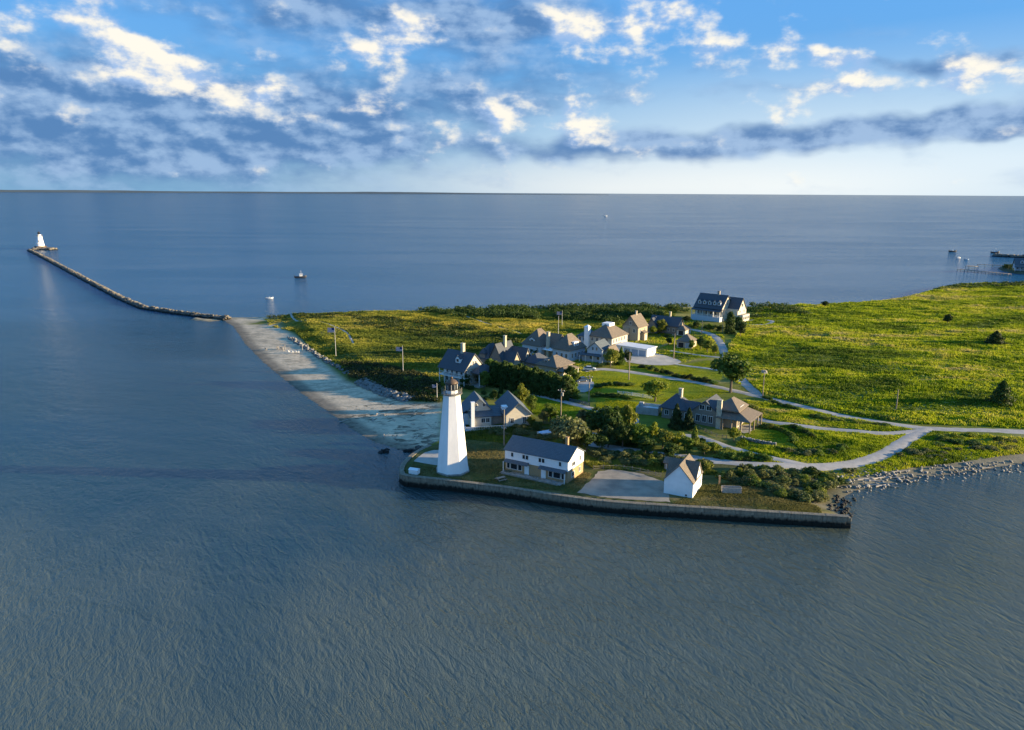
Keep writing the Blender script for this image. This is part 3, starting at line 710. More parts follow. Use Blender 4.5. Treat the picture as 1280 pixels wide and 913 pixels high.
def railing(p, pts, z0, h=.9, mat=None):
    mb = MB()
    for (a, b) in zip(pts[:-1], pts[1:]):
        a = Vector((*a, 0)); b = Vector((*b, 0)); d = b - a; L = d.length; t = d / L; n = Vector((-t.y, t.x, 0))
        for zz in (.12, h): mb.obox((a + b) / 2 + Vector((0, 0, z0 + zz)), t, n, L / 2, .04, .04)
        k = int(L / .45)
        for i in range(1, k): mb.obox(a + d * i / k + Vector((0, 0, z0 + h / 2 + .06)), t, n, .025, .025, h / 2 - .09)
    return part('railing', mb, mat or M_trim, p)
def dormer(p, xc, yf, yb, z0, wd, ht, rise, wmat, rmat, bars=0):
    """gabled dormer whose face looks to the front"""
    d = part('dormer', MB().box(xc - wd / 2, xc + wd / 2, yf, yb, z0, z0 + ht), wmat, p)
    g = gable_roof(d, xc - wd / 2, xc + wd / 2, yf, yb, z0 + ht, rise, 'y', rmat, wmat, .18, .1)
    opening(d, 'front', (xc, yf), z0 + ht * .18, wd * .6, ht * .7, bars=bars); return d
def windows(p, side, fixed, ats, z0, wd, ht, bars=1, fmat=None):
    for a in ats: opening(p, side, (a, fixed) if side in ('front', 'back') else (fixed, a), z0, wd, ht, bars=bars, fmat=fmat)
def site(px, py, zh, name, label, yaw, cat='house', dz=0.0):
    """house whose front left corner at height zh is seen at the pixel"""
    q = G(px, py, zh); z_ = min(gz(q.x, q.y), 3.2)
    return thing(name, label, cat, (q.x, q.y, z_ - .05 + dz), yaw)

# ------------------------------------------------------------------ lighthouse
lp = G(566, 588.3)
LH = thing('lighthouse', 'tall white eight-sided lighthouse tower with black lantern at the point', 'lighthouse', (lp.x, lp.y, 2.40))
A0 = R(8 - 22.5) + math.atan2(lp.x, lp.y) * 0
part('plinth', MB().lathe([(4.10, -.3), (4.10, .35), (3.95, .42)], 8, A0), M_stone, LH)
TH = 18.6
part('tower', MB().lathe([(3.86, .42), (3.05, 8.5), (2.02, TH - .25)], 8, A0), M_tower, LH)
part('cornice', MB().lathe([(2.03, TH - .249), (2.1, TH - .05), (2.26, TH + .02)], 8, A0), M_tower, LH)
part('gallery_deck', MB().lathe([(2.34, TH + .022), (2.4, TH + .08), (2.4, TH + .24)], 24), M_rail, LH)
rz = TH + .24
for i in range(16):
    a = 2 * math.pi * i / 16; part('baluster', MB().tube((2.31 * math.sin(a), 2.31 * math.cos(a), rz), (2.31 * math.sin(a), 2.31 * math.cos(a), rz + 1.1), .035, n=6), M_rail, LH)
for zz in (.4, .75, 1.1):
    mb = MB()
    for i in range(32):
        a, b = 2 * math.pi * i / 32, 2 * math.pi * (i + 1) / 32
        mb.tube((2.31 * math.sin(a), 2.31 * math.cos(a), rz + zz), (2.31 * math.sin(b), 2.31 * math.cos(b), rz + zz), .03, n=5, cap=False)
    part('handrail', mb, M_rail, LH)
lan = part('lantern_wall', MB().lathe([(1.38, rz), (1.38, rz + .75)], 10), M_white, LH)
part('lantern_sill', MB().lathe([(1.44, rz + .752), (1.44, rz + .85)], 10), M_black, LH)
for i in range(10):
    a = 2 * math.pi * i / 10; b = 2 * math.pi * (i + 1) / 10; r_ = 1.33
    pa = Vector((r_ * math.sin(a), -r_ * math.cos(a), 0)); pb = Vector((r_ * math.sin(b), -r_ * math.cos(b), 0)); c_ = (pa + pb) / 2; t = (pb - pa).normalized(); n = c_.normalized()
    part('lantern_pane', MB().obox(c_ + Vector((0, 0, rz + 1.5)), t, n, (pb - pa).length / 2 - .03, .012, .64), M_glass, LH)
    part('mullion', MB().tube((pa.x, pa.y, rz + .85), (pa.x, pa.y, rz + 2.16), .05, n=6), M_pole, LH)
part('lens', MB().lathe([(.25, rz + .86), (.55, rz + 1.1), (.62, rz + 1.5), (.5, rz + 1.95), (.2, rz + 2.1)], 12), plain('lens_glass', (.35, .42, .40), None, .15, 2), LH)
part('eave_ring', MB().lathe([(1.5, rz + 2.162), (1.6, rz + 2.22), (1.5, rz + 2.3)], 16), M_black, LH)
part('dome', MB().lathe([(1.5, rz + 2.302), (1.28, rz + 2.62), (.9, rz + 2.98), (.42, rz + 3.22), (.2, rz + 3.3)], 16), M_copper, LH, True)
part('ventilator_ball', MB().lathe([(.12, rz + 3.302), (.26, rz + 3.42), (.3, rz + 3.56), (.2, rz + 3.72), (.05, rz + 3.8)], 12), M_copper, LH, True)
part('lightning_rod', MB().tube((0, 0, rz + 3.8), (0, 0, rz + 4.7), .03, .01, 6), M_black, LH)

# ------------------------------------------------------------------ keeper's duplex
q = G(631.6, 588); K = thing('keepers_house', 'long two-storey duplex, white upper floor over tan brick, beside the lighthouse', 'house', (q.x, q.y, 2.38), -30)
W_, D_ = 16.2, 8.2
wall_box(K, 0, W_, 0, D_, 0, 2.75, M_brick, 'brick_wall')
wall_box(K, -.06, W_ + .06, -.06, D_ + .06, 2.752, 5.4, M_clap, 'upper_wall')
gable_roof(K, -.06, W_ + .06, -.06, D_ + .06, 5.4, 2.15, 'x', M_rslate, M_clap, .3, .18)
chimney(K, 13.2, 5.6, 5.4, 8.75, .65, .65, M_brick)
for x in (1.9, 14.3): opening(K, 'front', (x, -.06), 3.75, .65, 1.05, bars=0)
for x in (5.4, 9.6): opening(K, 'front', (x - .42, -.06), 3.75, .75, 1.05, bars=0); opening(K, 'front', (x + .42, -.06), 3.75, .75, 1.05, bars=0)
for (xa, xb, xd) in ((.15, 6.4, 5.75), (9.2, 16.0, 10.1)):
    shed_roof(K, xa, xb, -1.15, -.03, 2.62, 3.08, M_rslate, 'front', .12, 'door_canopy')
    door(K, 'front', (xd, 0), .1, .95, 2.05, M_white)
for x, wd in ((.85, .8), (2.35, 1.8), (3.95, 1.0)): opening(K, 'front', (x, 0), .75, wd, 1.35, bars=0)
for x, wd in ((11.9, 1.0), (13.5, 1.8), (15.1, .9)): opening(K, 'front', (x, 0), .75, wd, 1.35, bars=0)
for (y, z0, wd) in ((2.6, .85, 1.5), (6.2, .95, .9)): opening(K, 'right', (W_, y), z0, wd, 1.15, bars=1)
opening(K, 'right', (W_ + .06, 2.7), 3.4, 1.6, 1.0, bars=1); opening(K, 'right', (W_ + .06, 6.2), 3.6, .7, 1.2, bars=0); opening(K, 'right', (W_ + .06, 4.1), 6.0, .4, .5, bars=0)
part('front_step', MB().box(-.3, W_ - .8, -2.2, -.02, -.15, .12), M_conc, K)
part('corner_post', MB().box(-.02, .14, -1.12, -.98, .12, 2.58), M_trim, K); part('corner_post', MB().box(15.8, 15.96, -1.12, -.98, .12, 2.58), M_trim, K)
part('low_wall', MB().box(.2, 14.8, -2.5, -2.21, -.15, .5), M_stone, K)

# ------------------------------------------------------------------ white boat barn with crossed gables
q = G(829.5, 616.5); B = thing('boat_barn', 'small white barn with crossed steep gables near the sea wall', 'barn', (q.x, q.y, 2.40), -27)
wall_box(B, 0, 6.3, 0, 8, 0, 3.5, M_white)
gable_roof(B, 0, 6.3, 0, 8, 3.5, 3.55, 'y', M_rbrown, M_white, .22, .16)
gable_roof(B, -.03, 6.33, 1.6, 7.0, 3.5, 3.4, 'x', M_rbrown, M_white, .2, .16, 'cross_roof')
part('cross_wall', MB().box(-.03, 6.33, 1.6, 7.0, 0, 3.5), M_white, B)
door(B, 'right', (6.33, 4.8), .05, 1.0, 2.1, M_white); opening(B, 'right', (6.33, 6.4), 1.2, .8, 1.1)
opening(B, 'front', (4.9, 0), .2, .5, .5, bars=0); opening(B, 'right', (6.33, 4.8), 4.3, .6, .8, bars=0)

# ------------------------------------------------------------------ village houses
# A: gabled house with deep porches behind the lighthouse
A = site(548.4, 460.5, 4.9, 'porch_house', 'grey shingled house with deep white porches and dormer, directly behind the lighthouse top', -40)
wall_box(A, 0, 12, 2.4, 10, 0, 5.2, M_tan)
gable_roof(A, 0, 12, 0, 10, 5.0, 4.6, 'x', M_rgrey, M_cream, .35, .22)
wall_box(A, .4, 11.6, 2.25, 2.4, 2.95, 5.0, M_white, 'upper_porch_wall')
part('porch_floor', MB().box(0, 12, 0, 2.24, 2.5, 2.75), M_trim, A)
posts(A, [(x, .15) for x in (.2, 2.5, 4.8, 7.1, 9.4, 11.7)], 0, 4.7)
railing(A, [(.2, .15), (11.7, .15)], 2.75)
windows(A, 'front', 2.25, (2, 4.2, 6.4, 8.6, 10.6), 3.1, .9, 1.5)
windows(A, 'front', 2.4, (1.6, 4.0, 8.0, 10.4), .6, 1.0, 1.6); door(A, 'front', (6, 2.4), .1, 1.0, 2.1)
dormer(A, 7.5, 1.6, 5.0, 6.7, 2.0, 1.35, .9, M_white, M_rgrey)
chimney(A, 6.8, 4.9, 8.6, 11.9, 1.1, 1.1, M_chim)
opening(A, 'right', (12, 4.4), 6.1, .8, 1.3); opening(A, 'right', (12, 5.6), 6.1, .8, 1.3); windows(A, 'right', 12, (3.3, 5.2, 7.4), 1.0, .9, 1.4); windows(A, 'right', 12, (3.2,), 3.4, .9, 1.3)
hip_roof(A, 12.3, 15.6, 3.4, 10.6, 4.2, 1.9, M_rgrey, 3.5, 'y', .4)
posts(A, [(15.5, 3.6), (15.5, 7), (15.5, 10.3)], 0, 4.0, .13); part('porch_deck', MB().box(12.02, 15.6, 3.4, 10.6, -.1, .45), M_conc, A); railing(A, [(15.5, 3.6), (15.5, 10.3)], .45)

# B: cottage of two gabled blocks with white chimney
B2 = site(632.6, 517.5, 4.0, 'gabled_cottage', 'cream cottage of two gabled blocks with white chimney, between lighthouse and duplex roof', 13)
wall_box(B2, 0, 7, 0, 13, 0, 4.0, M_cream); gable_roof(B2, 0, 7, 0, 13, 4.0, 3.1, 'y', M_rslate, M_cream, .55, .2)
opening(B2, 'front', (1.7, 0), 1.2, 1.0, 1.5); opening(B2, 'front', (5.2, 0), 1.0, .9, 2.0)
windows(B2, 'left', 0, (2.2, 4.4, 6.6, 8.8), .6, .9, 1.6)
part('shed_dormer', MB().box(-.3, 1.6, 3.2, 5.4, 4.2, 5.1), M_white, B2)
wall_box(B2, -9.6, -3.4, 5, 13, 0, 4.6, M_cream); gable_roof(B2, -9.6, -3.4, 5, 13, 4.6, 2.9, 'y', M_rslate, M_cream, .5, .2)
wall_box(B2, -12, -9.62, 5.4, 12.6, 0, 3.2, M_pale, 'side_wing'); shed_roof(B2, -12.3, -9.7, 5.2, 12.8, 3.1, 4.4, M_rslate, 'left', .18, 'side_wing_roof')
wall_box(B2, -9.4, -3.6, 2.6, 4.98, 0, 2.9, M_cream, 'front_wing'); shed_roof(B2, -9.7, -3.3, 2.2, 4.98, 2.95, 3.9, M_rslate, 'front', .18, 'front_wing_roof')
opening(B2, 'front', (-5.9, 2.6), 1.1, 1.1, 1.3); opening(B2, 'front', (-4.6, 2.6), 1.1, 1.1, 1.3)
opening(B2, 'front', (-7.6, 5), 5.0, .8, 1.0); opening(B2, 'front', (-5.2, 5), 5.0, .8, 1.0)
wall_box(B2, -3.38, -.02, 3.4, 9, 0, 2.7, M_shing, 'link_wing'); shed_roof(B2, -3.38, -.3, 2.8, 9.2, 2.75, 4.0, M_rslate, 'front', .18, 'link_roof')
chimney(B2, -8.9, 2.1, -.2, 7.2, .95, .8, M_white)
part('deck', MB().box(-11.5, -.1, -1.5, 2.0, -.2, .35), M_conc, B2); railing(B2, [(-11.4, 2.0), (-11.4, -1.4), (-.2, -1.4)], .35)

# C: shingled house with stepped gables
C_ = site(597, 449, 3.6, 'many_gabled_house', 'weathered shingle house with several small gables behind the tall hedge', -36)
wall_box(C_, 0, 11, 0, 10, 0, 3.6, M_shing)
hip_roof(C_, 0, 5.2, 0, 9.5, 3.6, 4.0, M_rgrey, 3, 'y')
gable_roof(C_, 4.6, 11, .6, 9.6, 3.6, 4.9, 'y', M_rgrey, M_shing, .4)
wall_box(C_, 11, 15, .8, 6.6, 0, 3.2, M_tan, 'wing'); gable_roof(C_, 10.4, 15, 1.2, 6.2, 3.2, 3.2, 'x', M_rgrey, M_tan, .35, name='wing_roof')
wall_box(C_, 11, 15.8, 7.2, 11.5, 0, 3.6, M_tan, 'wing'); gable_roof(C_, 8, 15.8, 7.2, 11.5, 3.6, 3.3, 'x', M_rgrey, M_tan, .35, name='wing_roof')
hip_roof(C_, 1.2, 3.6, -.3, 1.8, 5.2, 1.6, M_rgrey, 0, 'x', .1, .3, 'turret_roof'); part('turret', MB().box(1.25, 3.55, -.25, 1.75, 0, 5.0), M_shing, C_)
chimney(C_, 8.6, 5.2, 7, 10.4, .9, .9, M_chim); windows(C_, 'front', 0, (5.6, 8.0, 10.0), 1.0, .9, 1.4); opening(C_, 'right', (15, 3.0), 1.0, .9, 1.3); opening(C_, 'right', (15.8, 9.3), 4.0, .8, 1.2); opening(C_, 'right', (15.8, 9.3), 1.0, 1.4, 1.4)

# D: large hipped house with dormers
D = site(653, 431, 4.2, 'dormered_house', 'large brown hip-roofed house with white dormers and pale chimney, beside the bare flagless pole', -40)
wall_box(D, 0, 9, 0, 10, 0, 4.2, M_pale); hip_roof(D, 0, 9, 0, 10, 4.2, 5.2, M_rbrown, 2.5, 'y', .5)
dormer(D, 4.4, .6, 3.6, 4.9, 2.6, 1.3, .6, M_white, M_rbrown, 1)
wall_box(D, 9, 14, 3, 11, 0, 4.2, M_tan, 'middle_wing'); gable_roof(D, 8, 14.2, 3, 11, 4.2, 3.9, 'x', M_rbrown, M_tan, .3, name='middle_roof')
wall_box(D, 14, 22, 1.5, 12, 0, 4.0, M_pale, 'end_wing'); hip_roof(D, 14, 22, 1.5, 12, 4.0, 4.8, M_rbrown, 3, 'y', .5, name='end_roof')
part('dormer', MB().box(19.4, 21.6, 5.2, 8.0, 4.6, 6.4), M_white, D)
opening(D, 'right', (21.6, 6.0), 5.0, .8, 1.1); opening(D, 'right', (21.6, 7.2), 5.0, .8, 1.1)
chimney(D, 11.0, 2.4, 0, 9.0, 1.2, 1.0, M_chim)
windows(D, 'right', 22, (3.4, 5.6, 7.8, 10), 1.2, 1.0, 1.6); windows(D, 'front', 0, (1.6, 4.4, 7.2), 1.2, 1.0, 1.6); windows(D, 'front', 1.5, (16, 18.4, 20.6), 1.2, 1.0, 1.6)
shed_roof(D, 9.2, 14, 1.0, 2.98, 3.0, 3.7, M_white, 'front')

# E: low hipped house nearer the hedge
E_ = site(652, 450, 3.6, 'low_hipped_house', 'low dark hip-roofed shingle house tucked just behind the tall hedge', -40)
wall_box(E_, 0, 8, 0, 8, 0, 3.6, M_shing); hip_roof(E_, 0, 8, 0, 8, 3.6, 3.2, M_rgrey, 2, 'y', .5)
wall_box(E_, 8, 17, -1.5, 8.5, 0, 4.0, M_tan, 'main_wing'); hip_roof(E_, 8, 17, -1.5, 8.5, 4.0, 3.4, M_rbrown, 2, 'y', .5, name='main_roof')
hip_roof(E_, 16.4, 19.6, -1.2, 8.2, 2.7, 1.2, M_rbrown, 5, 'y', .3, name='porch_roof'); posts(E_, [(19.5, -1), (19.5, 3.4), (19.5, 8)], 0, 2.6); wall_box(E_, 17.02, 18.6, 0, 7.6, 0, 2.5, M_cream, 'porch_room')
part('roof_dormer', MB().box(10.4, 12.6, -.4, 2.4, 4.6, 6.2), M_shing, E_); opening(E_, 'front', (11.5, -.4), 4.9, 1.2, 1.0); windows(E_, 'front', 0, (2, 5), 1, 1, 1.3); windows(E_, 'front', -1.5, (10, 13, 15.5), 1, 1, 1.3); windows(E_, 'right', 17, (2.2, 4.8), 2.9, .9, .9)

# F: cream hip-roofed house with roof walk and a white tower, gabled carriage wing in front
F_ = site(724, 419.5, 5.2, 'hip_roofed_house', 'cream house with broad brown hip roof, roof walk and square white tower', -36)
wall_box(F_, 4.5, 15.5, 0, 13, 0, 5.2, M_cream); hip_roof(F_, 4.5, 15.5, 0, 13, 5.2, 4.2, M_rbrown, 4, 'y', .6)
part('roof_walk', MB().box(8.2, 11.8, 4.4, 8.6, 8.6, 9.7), M_white, F_)
wall_box(F_, -1.5, 4.48, 1.5, 9, 0, 4.4, M_pale, 'west_wing'); hip_roof(F_, -1.5, 4.4, 1.5, 9, 4.4, 2.0, M_rslate, 2, 'y', .5, name='wing_roof')
tw = part('tower', MB().box(3.2, 5.2, -1.4, .6, 0, 8.4), M_white, F_); hip_roof(tw, 3.2, 5.2, -1.4, .6, 8.41, .8, M_white, 0, 'x', .2, .12, 'tower_roof')
windows(F_, 'front', 0, (6.4, 8.6, 10.8, 13.2), 3.4, 1.0, 1.4); windows(F_, 'right', 15.5, (1.6, 3.8, 6, 8.4, 10.8), 3.2, 1.0, 1.5); windows(F_, 'right', 15.5, (2.4, 6, 10), .8, 1.2, 1.6); windows(F_, 'front', 1.5, (-.4, 1.4), 2.6, 1.0, 1.4)
posts(F_, [(15.3, 13.6), (4.8, -.3), (10, -.3)], 0, 5.0)
W2 = site(734, 441, 3.4, 'carriage_house', 'pale gabled carriage house with dark porch roof beside the parked white car', -30)
wall_box(W2, 0, 6.2, 0, 8.5, 0, 5.2, M_pale); gable_roof(W2, 0, 6.2, 0, 8.5, 5.2, 2.7, 'y', M_rslate, M_pale, .35)
shed_roof(W2, -2.6, 6.3, -1.6, -.02, 2.7, 3.4, M_rslate, 'front'); shed_roof(W2, -2.6, -.02, 0, 8, 2.9, 4.4, M_rslate, 'left', .16, 'side_roof'); posts(W2, [(-2.5, -1.5), (0, -1.5), (3, -1.5), (6.1, -1.5)], 0, 2.65)
wall_box(W2, -2.3, -.02, .2, 7.8, 0, 2.8, M_pale, 'side_wing')
for x in (2.3, 3.9): opening(W2, 'front', (x, 0), 4.6, .8, 1.4)
opening(W2, 'front', (1.6, 0), 1.1, 1.1, 1.2); opening(W2, 'front', (4.6, 0), 1.1, 1.1, 1.2); wall_box(W2, 6.2, 9, 2, 8.4, 0, 4.0, M_cream, 'east_wing'); gable_roof(W2, 6.2, 9.5, 2, 8.4, 4.0, 2.2, 'y', M_rbrown, M_cream, .3, name='wing_roof')

# G: tall tan gabled house
G_ = site(778.5, 408, 6.0, 'tan_gabled_house', 'tall narrow tan house with front gable and single chimney near the far scrub', -36)
wall_box(G_, 0, 7.6, 0, 9, 0, 6.0, M_tan); gable_roof(G_, 0, 7.6, 0, 9, 6.0, 4.2, 'y', M_rbrown, M_shing, .45)
chimney(G_, 3.8, 5, 9, 11.4, .7, .7, M_chim); opening(G_, 'front', (3.8, 0), 6.4, 1.1, 1.3, bars=1); windows(G_, 'front', 0, (1.8, 5.6), 3.4, 1.1, 1.5); part('bay', MB().box(1.2, 3.4, -.7, -.02, .3, 5.2), M_tan, G_); opening(G_, 'front', (2.3, -.7), 1.0, 1.5, 1.5)
windows(G_, 'right', 7.6, (2.2, 6.4), 3.4, .9, 1.4); wall_box(G_, 7.62, 9.2, 3, 6, 0, 3.2, M_tan, 'entry'); shed_roof(G_, 7.62, 9.5, 2.7, 6.3, 3.2, 4.0, M_rbrown, 'right'); door(G_, 'right', (9.2, 4.5), 0, 1.0, 2.1)

# H: low house half behind trees
H_ = site(812, 404, 4.0, 'tree_screened_house', 'blue-grey roofed house half hidden by trees left of the big dormered house', -34)
wall_box(H_, 0, 14, 0, 7, 0, 4.0, M_shing); gable_roof(H_, 0, 14, 0, 7, 4.0, 3.6, 'x', M_rgrey, M_tan, .4)
wall_box(H_, 0, 5, -3, 0, 0, 3.6, M_shing, 'wing'); gable_roof(H_, 0, 5, -3, 3, 3.6, 3.6, 'y', M_rgrey, M_shing, .35, name='wing_roof')
wall_box(H_, 14, 18, -1, 6, 0, 2.6, M_cream, 'garage_wing'); hip_roof(H_, 14, 18, -1, 6, 2.6, 1.8, M_rbrown, 2.5, 'y', .3, name='garage_roof'); opening(H_, 'front', (16, -1), .1, 2.4, 2.2, pmat=M_dark, bars=0)
chimney(H_, 8.6, 3.5, 7, 9.6, .8, .8, M_chim); windows(H_, 'front', 0, (7, 9.5, 12), 1.2, 1, 1.4); opening(H_, 'right', (14, 3.5), 4.6, .8, 1.2)

# I: white flat garage with three doors
I_ = site(770, 431, 3.1, 'flat_garage', 'long white flat-roofed garage with three wide doors on the gravel yard', -40, 'garage')
wall_box(I_, 0, 14.5, 0, 7, 0, 3.0, M_white); part('roof', MB().box(-.4, 14.9, -.5, 7.4, 3.002, 3.35), M_rwhite, I_)
for x in (5.4, 8.9, 12.4): door(I_, 'front', (x, 0), .05, 2.9, 2.35, M_door)
opening(I_, 'right', (14.5, 4.6), 1, .9, 1.1); door(I_, 'right', (14.5, 2.0), .05, 1.0, 2.1)

# J: small hipped garage
J_ = site(846, 426, 2.9, 'hipped_garage', 'small brown pyramid-roofed garage among hedges left of the winding road', -30, 'garage')
wall_box(J_, 0, 6.4, 0, 7.2, 0, 2.9, M_tan); hip_roof(J_, 0, 6.4, 0, 7.2, 2.9, 2.9, M_rbrown, .8, 'y', .4)
opening(J_, 'front', (1.9, 0), .1, 2.5, 2.3, pmat=M_dark, bars=0); opening(J_, 'front', (4.8, 0), .1, 2.0, 2.3, pmat=M_door, bars=0); opening(J_, 'right', (6.4, 3.6), 1, 1, 1.1)

# K: the big dormered house on the far shore
K_ = site(866, 387, 5.2, 'big_dormered_house', 'biggest house, dark gabled roof with row of dormers and blue-white porch, on the far shore', -42)
wall_box(K_, 0, 15, 2.5, 13, 0, 6.2, M_cream); gable_roof(K_, 0, 15, 1.5, 14, 6.2, 5.6, 'x', M_rgrey, M_cream, .45)
for x in (2.4, 5.2, 8.0, 10.8, 13.2): dormer(K_, x, 2.3, 5.6, 7.4, 1.6, 1.5, .7, M_pale, M_rgrey)
shed_roof(K_, -.8, 15.6, -.6, 2.48, 4.9, 5.8, M_rgrey, 'front'); posts(K_, [(x, -.3) for x in (-.4, 2.6, 5.6, 8.6, 11.6, 15.2)], 2.4, 4.85, .13)
part('porch_base', MB().box(-.6, 15.4, -.5, 2.48, -.6, 2.38), M_pale, K_); railing(K_, [(-.4, -.35), (15.2, -.35)], 2.4)
windows(K_, 'front', 2.5, (1.6, 4, 6.5, 9, 11.5, 13.8), 2.8, 1.1, 1.7); windows(K_, 'right', 15, (4.2, 7.5, 10.8), 3.0, 1.0, 1.5); opening(K_, 'right', (15, 7.7), 7.2, 1.0, 1.5); opening(K_, 'right', (15, 5.4), 7.0, .8, 1.3)
wall_box(K_, 15.02, 21, 7.5, 17, 0, 5.8, M_cream, 'east_wing'); gable_roof(K_, 12, 21, 8, 16.5, 5.8, 4.9, 'x', M_rgrey, M_cream, .4, name='wing_roof'); part('sun_porch', MB().box(21.02, 23.4, 8.5, 16, 0, 3.4), M_cream, K_)
opening(K_, 'right', (21, 12.2), 6.6, 1.6, 1.6); windows(K_, 'right', 21, (10, 14.5), 4.0, 1.0, 1.3); windows(K_, 'right', 23.4, (9.6, 11.4, 13.2, 15), 1.2, 1.2, 1.4)
chimney(K_, 10, 7.8, 10.8, 13.2, 1.2, 1.0, M_stone)

# L: shingle house with stone chimney and covered porch
L_ = site(866, 514, 3.6, 'shingle_porch_house', 'brown shingle house with tall stone chimney and big covered porch above the lower drive', -33)
wall_box(L_, 0, 7.2, 0, 8.5, 0, 4.0, M_shing); gable_roof(L_, 0, 7.2, 0, 8.5, 4.0, 2.6, 'y', M_rgrey, M_shing, .4)
windows(L_, 'front', 0, (2.6, 4.6), 4.1, 1.4, 1.2); windows(L_, 'front', 0, (1.6, 3.4, 5.2), .9, 1.2, 1.8)
chimney(L_, 7.6, -.3, -.3, 7.3, 1.3, .9, M_chim)
wall_box(L_, 7.2, 12.2, 1.2, 8.6, 0, 4.6, M_tan, 'main_wing'); hip_roof(L_, 6.6, 12.4, .8, 9.0, 4.9, 2.4, M_rbrown, 2.0, 'y', .5)
mb = MB(); x0, x1, y0, y1, ze, zi = 7.0, 16.6, -1.2, 10.4, 3.0, 4.6
o_ = [(x0, y0, ze), (x1, y0, ze), (x1, y1, ze), (x0, y1, ze)]; i_ = [(8.2, 1.6, zi), (12.4, 1.6, zi), (12.4, 8.4, zi), (8.2, 8.4, zi)]
for a in range(4): b = (a + 1) % 4; mb.slab([o_[a], o_[b], i_[b], i_[a]], .16)
part('porch_roof', mb, M_rbrown, L_)
posts(L_, [(8.9, -1.0), (11.4, -1.0), (14.0, -1.0), (16.4, -1.0), (16.4, 3), (16.4, 6.5), (16.4, 10.2)], 0, 2.95, .16, M_wood); part('porch_floor', MB().box(7.25, 16.5, -1.1, 10.2, -.4, .1), M_conc, L_)
windows(L_, 'right', 12.2, (2.6, 4.8, 7.0), .6, 1.3, 1.9); opening(L_, 'right', (12.2, 5), 4.7, 3.2, .7, bars=2)
wall_box(L_, -9.5, 0, .8, 7.8, 0, 2.9, M_shing, 'west_wing'); hip_roof(L_, -10, -2.6, .8, 7.8, 2.9, 3.4, M_rgrey, .6, 'x', .4, name='west_roof'); gable_roof(L_, -4, .4, 1.6, 7.4, 2.9, 1.9, 'x', M_rgrey, None, .2, name='link_roof')
chimney(L_, -5.4, 4.4, 5.4, 7.6, 1.0, 1.0, M_chim); windows(L_, 'front', .8, (-8, -5.6, -2), 1.0, 1.2, 1.3)
GA = site(795, 508, 2.2, 'walled_annex', 'low grey flat-topped annex with sunlit inner wall left of the shingle porch house', -22, 'outbuilding')
wall_box(GA, 0, 6.6, 0, .3, -.2, 2.2, M_conc, 'front_wall'); wall_box(GA, 0, .3, .302, 5, -.2, 2.0, M_conc, 'side_wall'); wall_box(GA, 6.3, 6.6, .302, 5, -.2, 2.2, M_cream, 'side_wall'); wall_box(GA, .302, 6.298, 4.7, 5, -.2, 2.2, M_cream, 'back_wall'); part('flat_roof', MB().box(.302, 6.298, .302, 4.698, 1.1, 1.3), M_rwhite, GA); part('pier', MB().box(.2, 1.4, 3.4, 4.6, 1.302, 2.6), M_conc, GA)

# brown shed behind the barn
q = G(836, 592); S_ = thing('brown_shed', 'small brown-roofed shed just behind the white barn', 'shed', (q.x - .6, q.y + 2.5, 2.4), -27)
wall_box(S_, 0, 4, 0, 2.6, 0, 2.0, M_shing); gable_roof(S_, 0, 4, 0, 2.6, 2.0, .9, 'x', M_rbrown, M_shing, .3); door(S_, 'front', (1, 0), .05, .9, 1.7, M_wood)

for h_, k_ in ((A, 1.15), (C_, 1.2), (D, 1.14), (F_, 1.12), (G_, 1.1), (K_, 1.12), (E_, .9), (L_, 1.1)): h_.scale = (1, 1, k_)

# ------------------------------------------------------------------ rocks
def rock_cloud(cen, size, seed=0, sub=8):
    """irregular boulders: jittered cuboids with cut corners, vectorised (8 verts, 6 quads each)"""
    r = np.random.default_rng(seed); n = len(cen)
    base = np.array([(-1, -1, -1), (1, -1, -1), (1, 1, -1), (-1, 1, -1), (-1, -1, 1), (1, -1, 1), (1, 1, 1), (-1, 1, 1)], float) * .5
    v = base[None] * (1 + r.uniform(-.35, .25, (n, 8, 3))) * np.array(size)[:, None, None] * r.uniform(.6, 1.25, (n, 1, 3)) * np.array((1, 1, .75))
    a = r.uniform(0, 6.28, n); b = r.uniform(-.4, .4, n); ca, sa, cb, sb = np.cos(a), np.sin(a), np.cos(b), np.sin(b)
    x, y, z = v[..., 0], v[..., 1], v[..., 2]
    y, z = y * cb[:, None] - z * sb[:, None], y * sb[:, None] + z * cb[:, None]
    x, y = x * ca[:, None] - y * sa[:, None], x * sa[:, None] + y * ca[:, None]
    v = np.stack([x, y, z], -1) + np.asarray(cen)[:, None]
    f = np.array([(0, 3, 2, 1), (4, 5, 6, 7), (0, 1, 5, 4), (1, 2, 6, 5), (2, 3, 7, 6), (3, 0, 4, 7)])
    return v.reshape(-1, 3), (f[None] + (np.arange(n) * 8)[:, None, None]).reshape(-1, 4)
def along(pts, s_):
    pts = np.asarray(pts); L = np.concatenate([[0], np.cumsum(np.hypot(*(pts[1:] - pts[:-1]).T))])
    return np.stack([np.interp(s_ * L[-1], L, pts[:, k]) for k in (0, 1)], -1), L[-1]
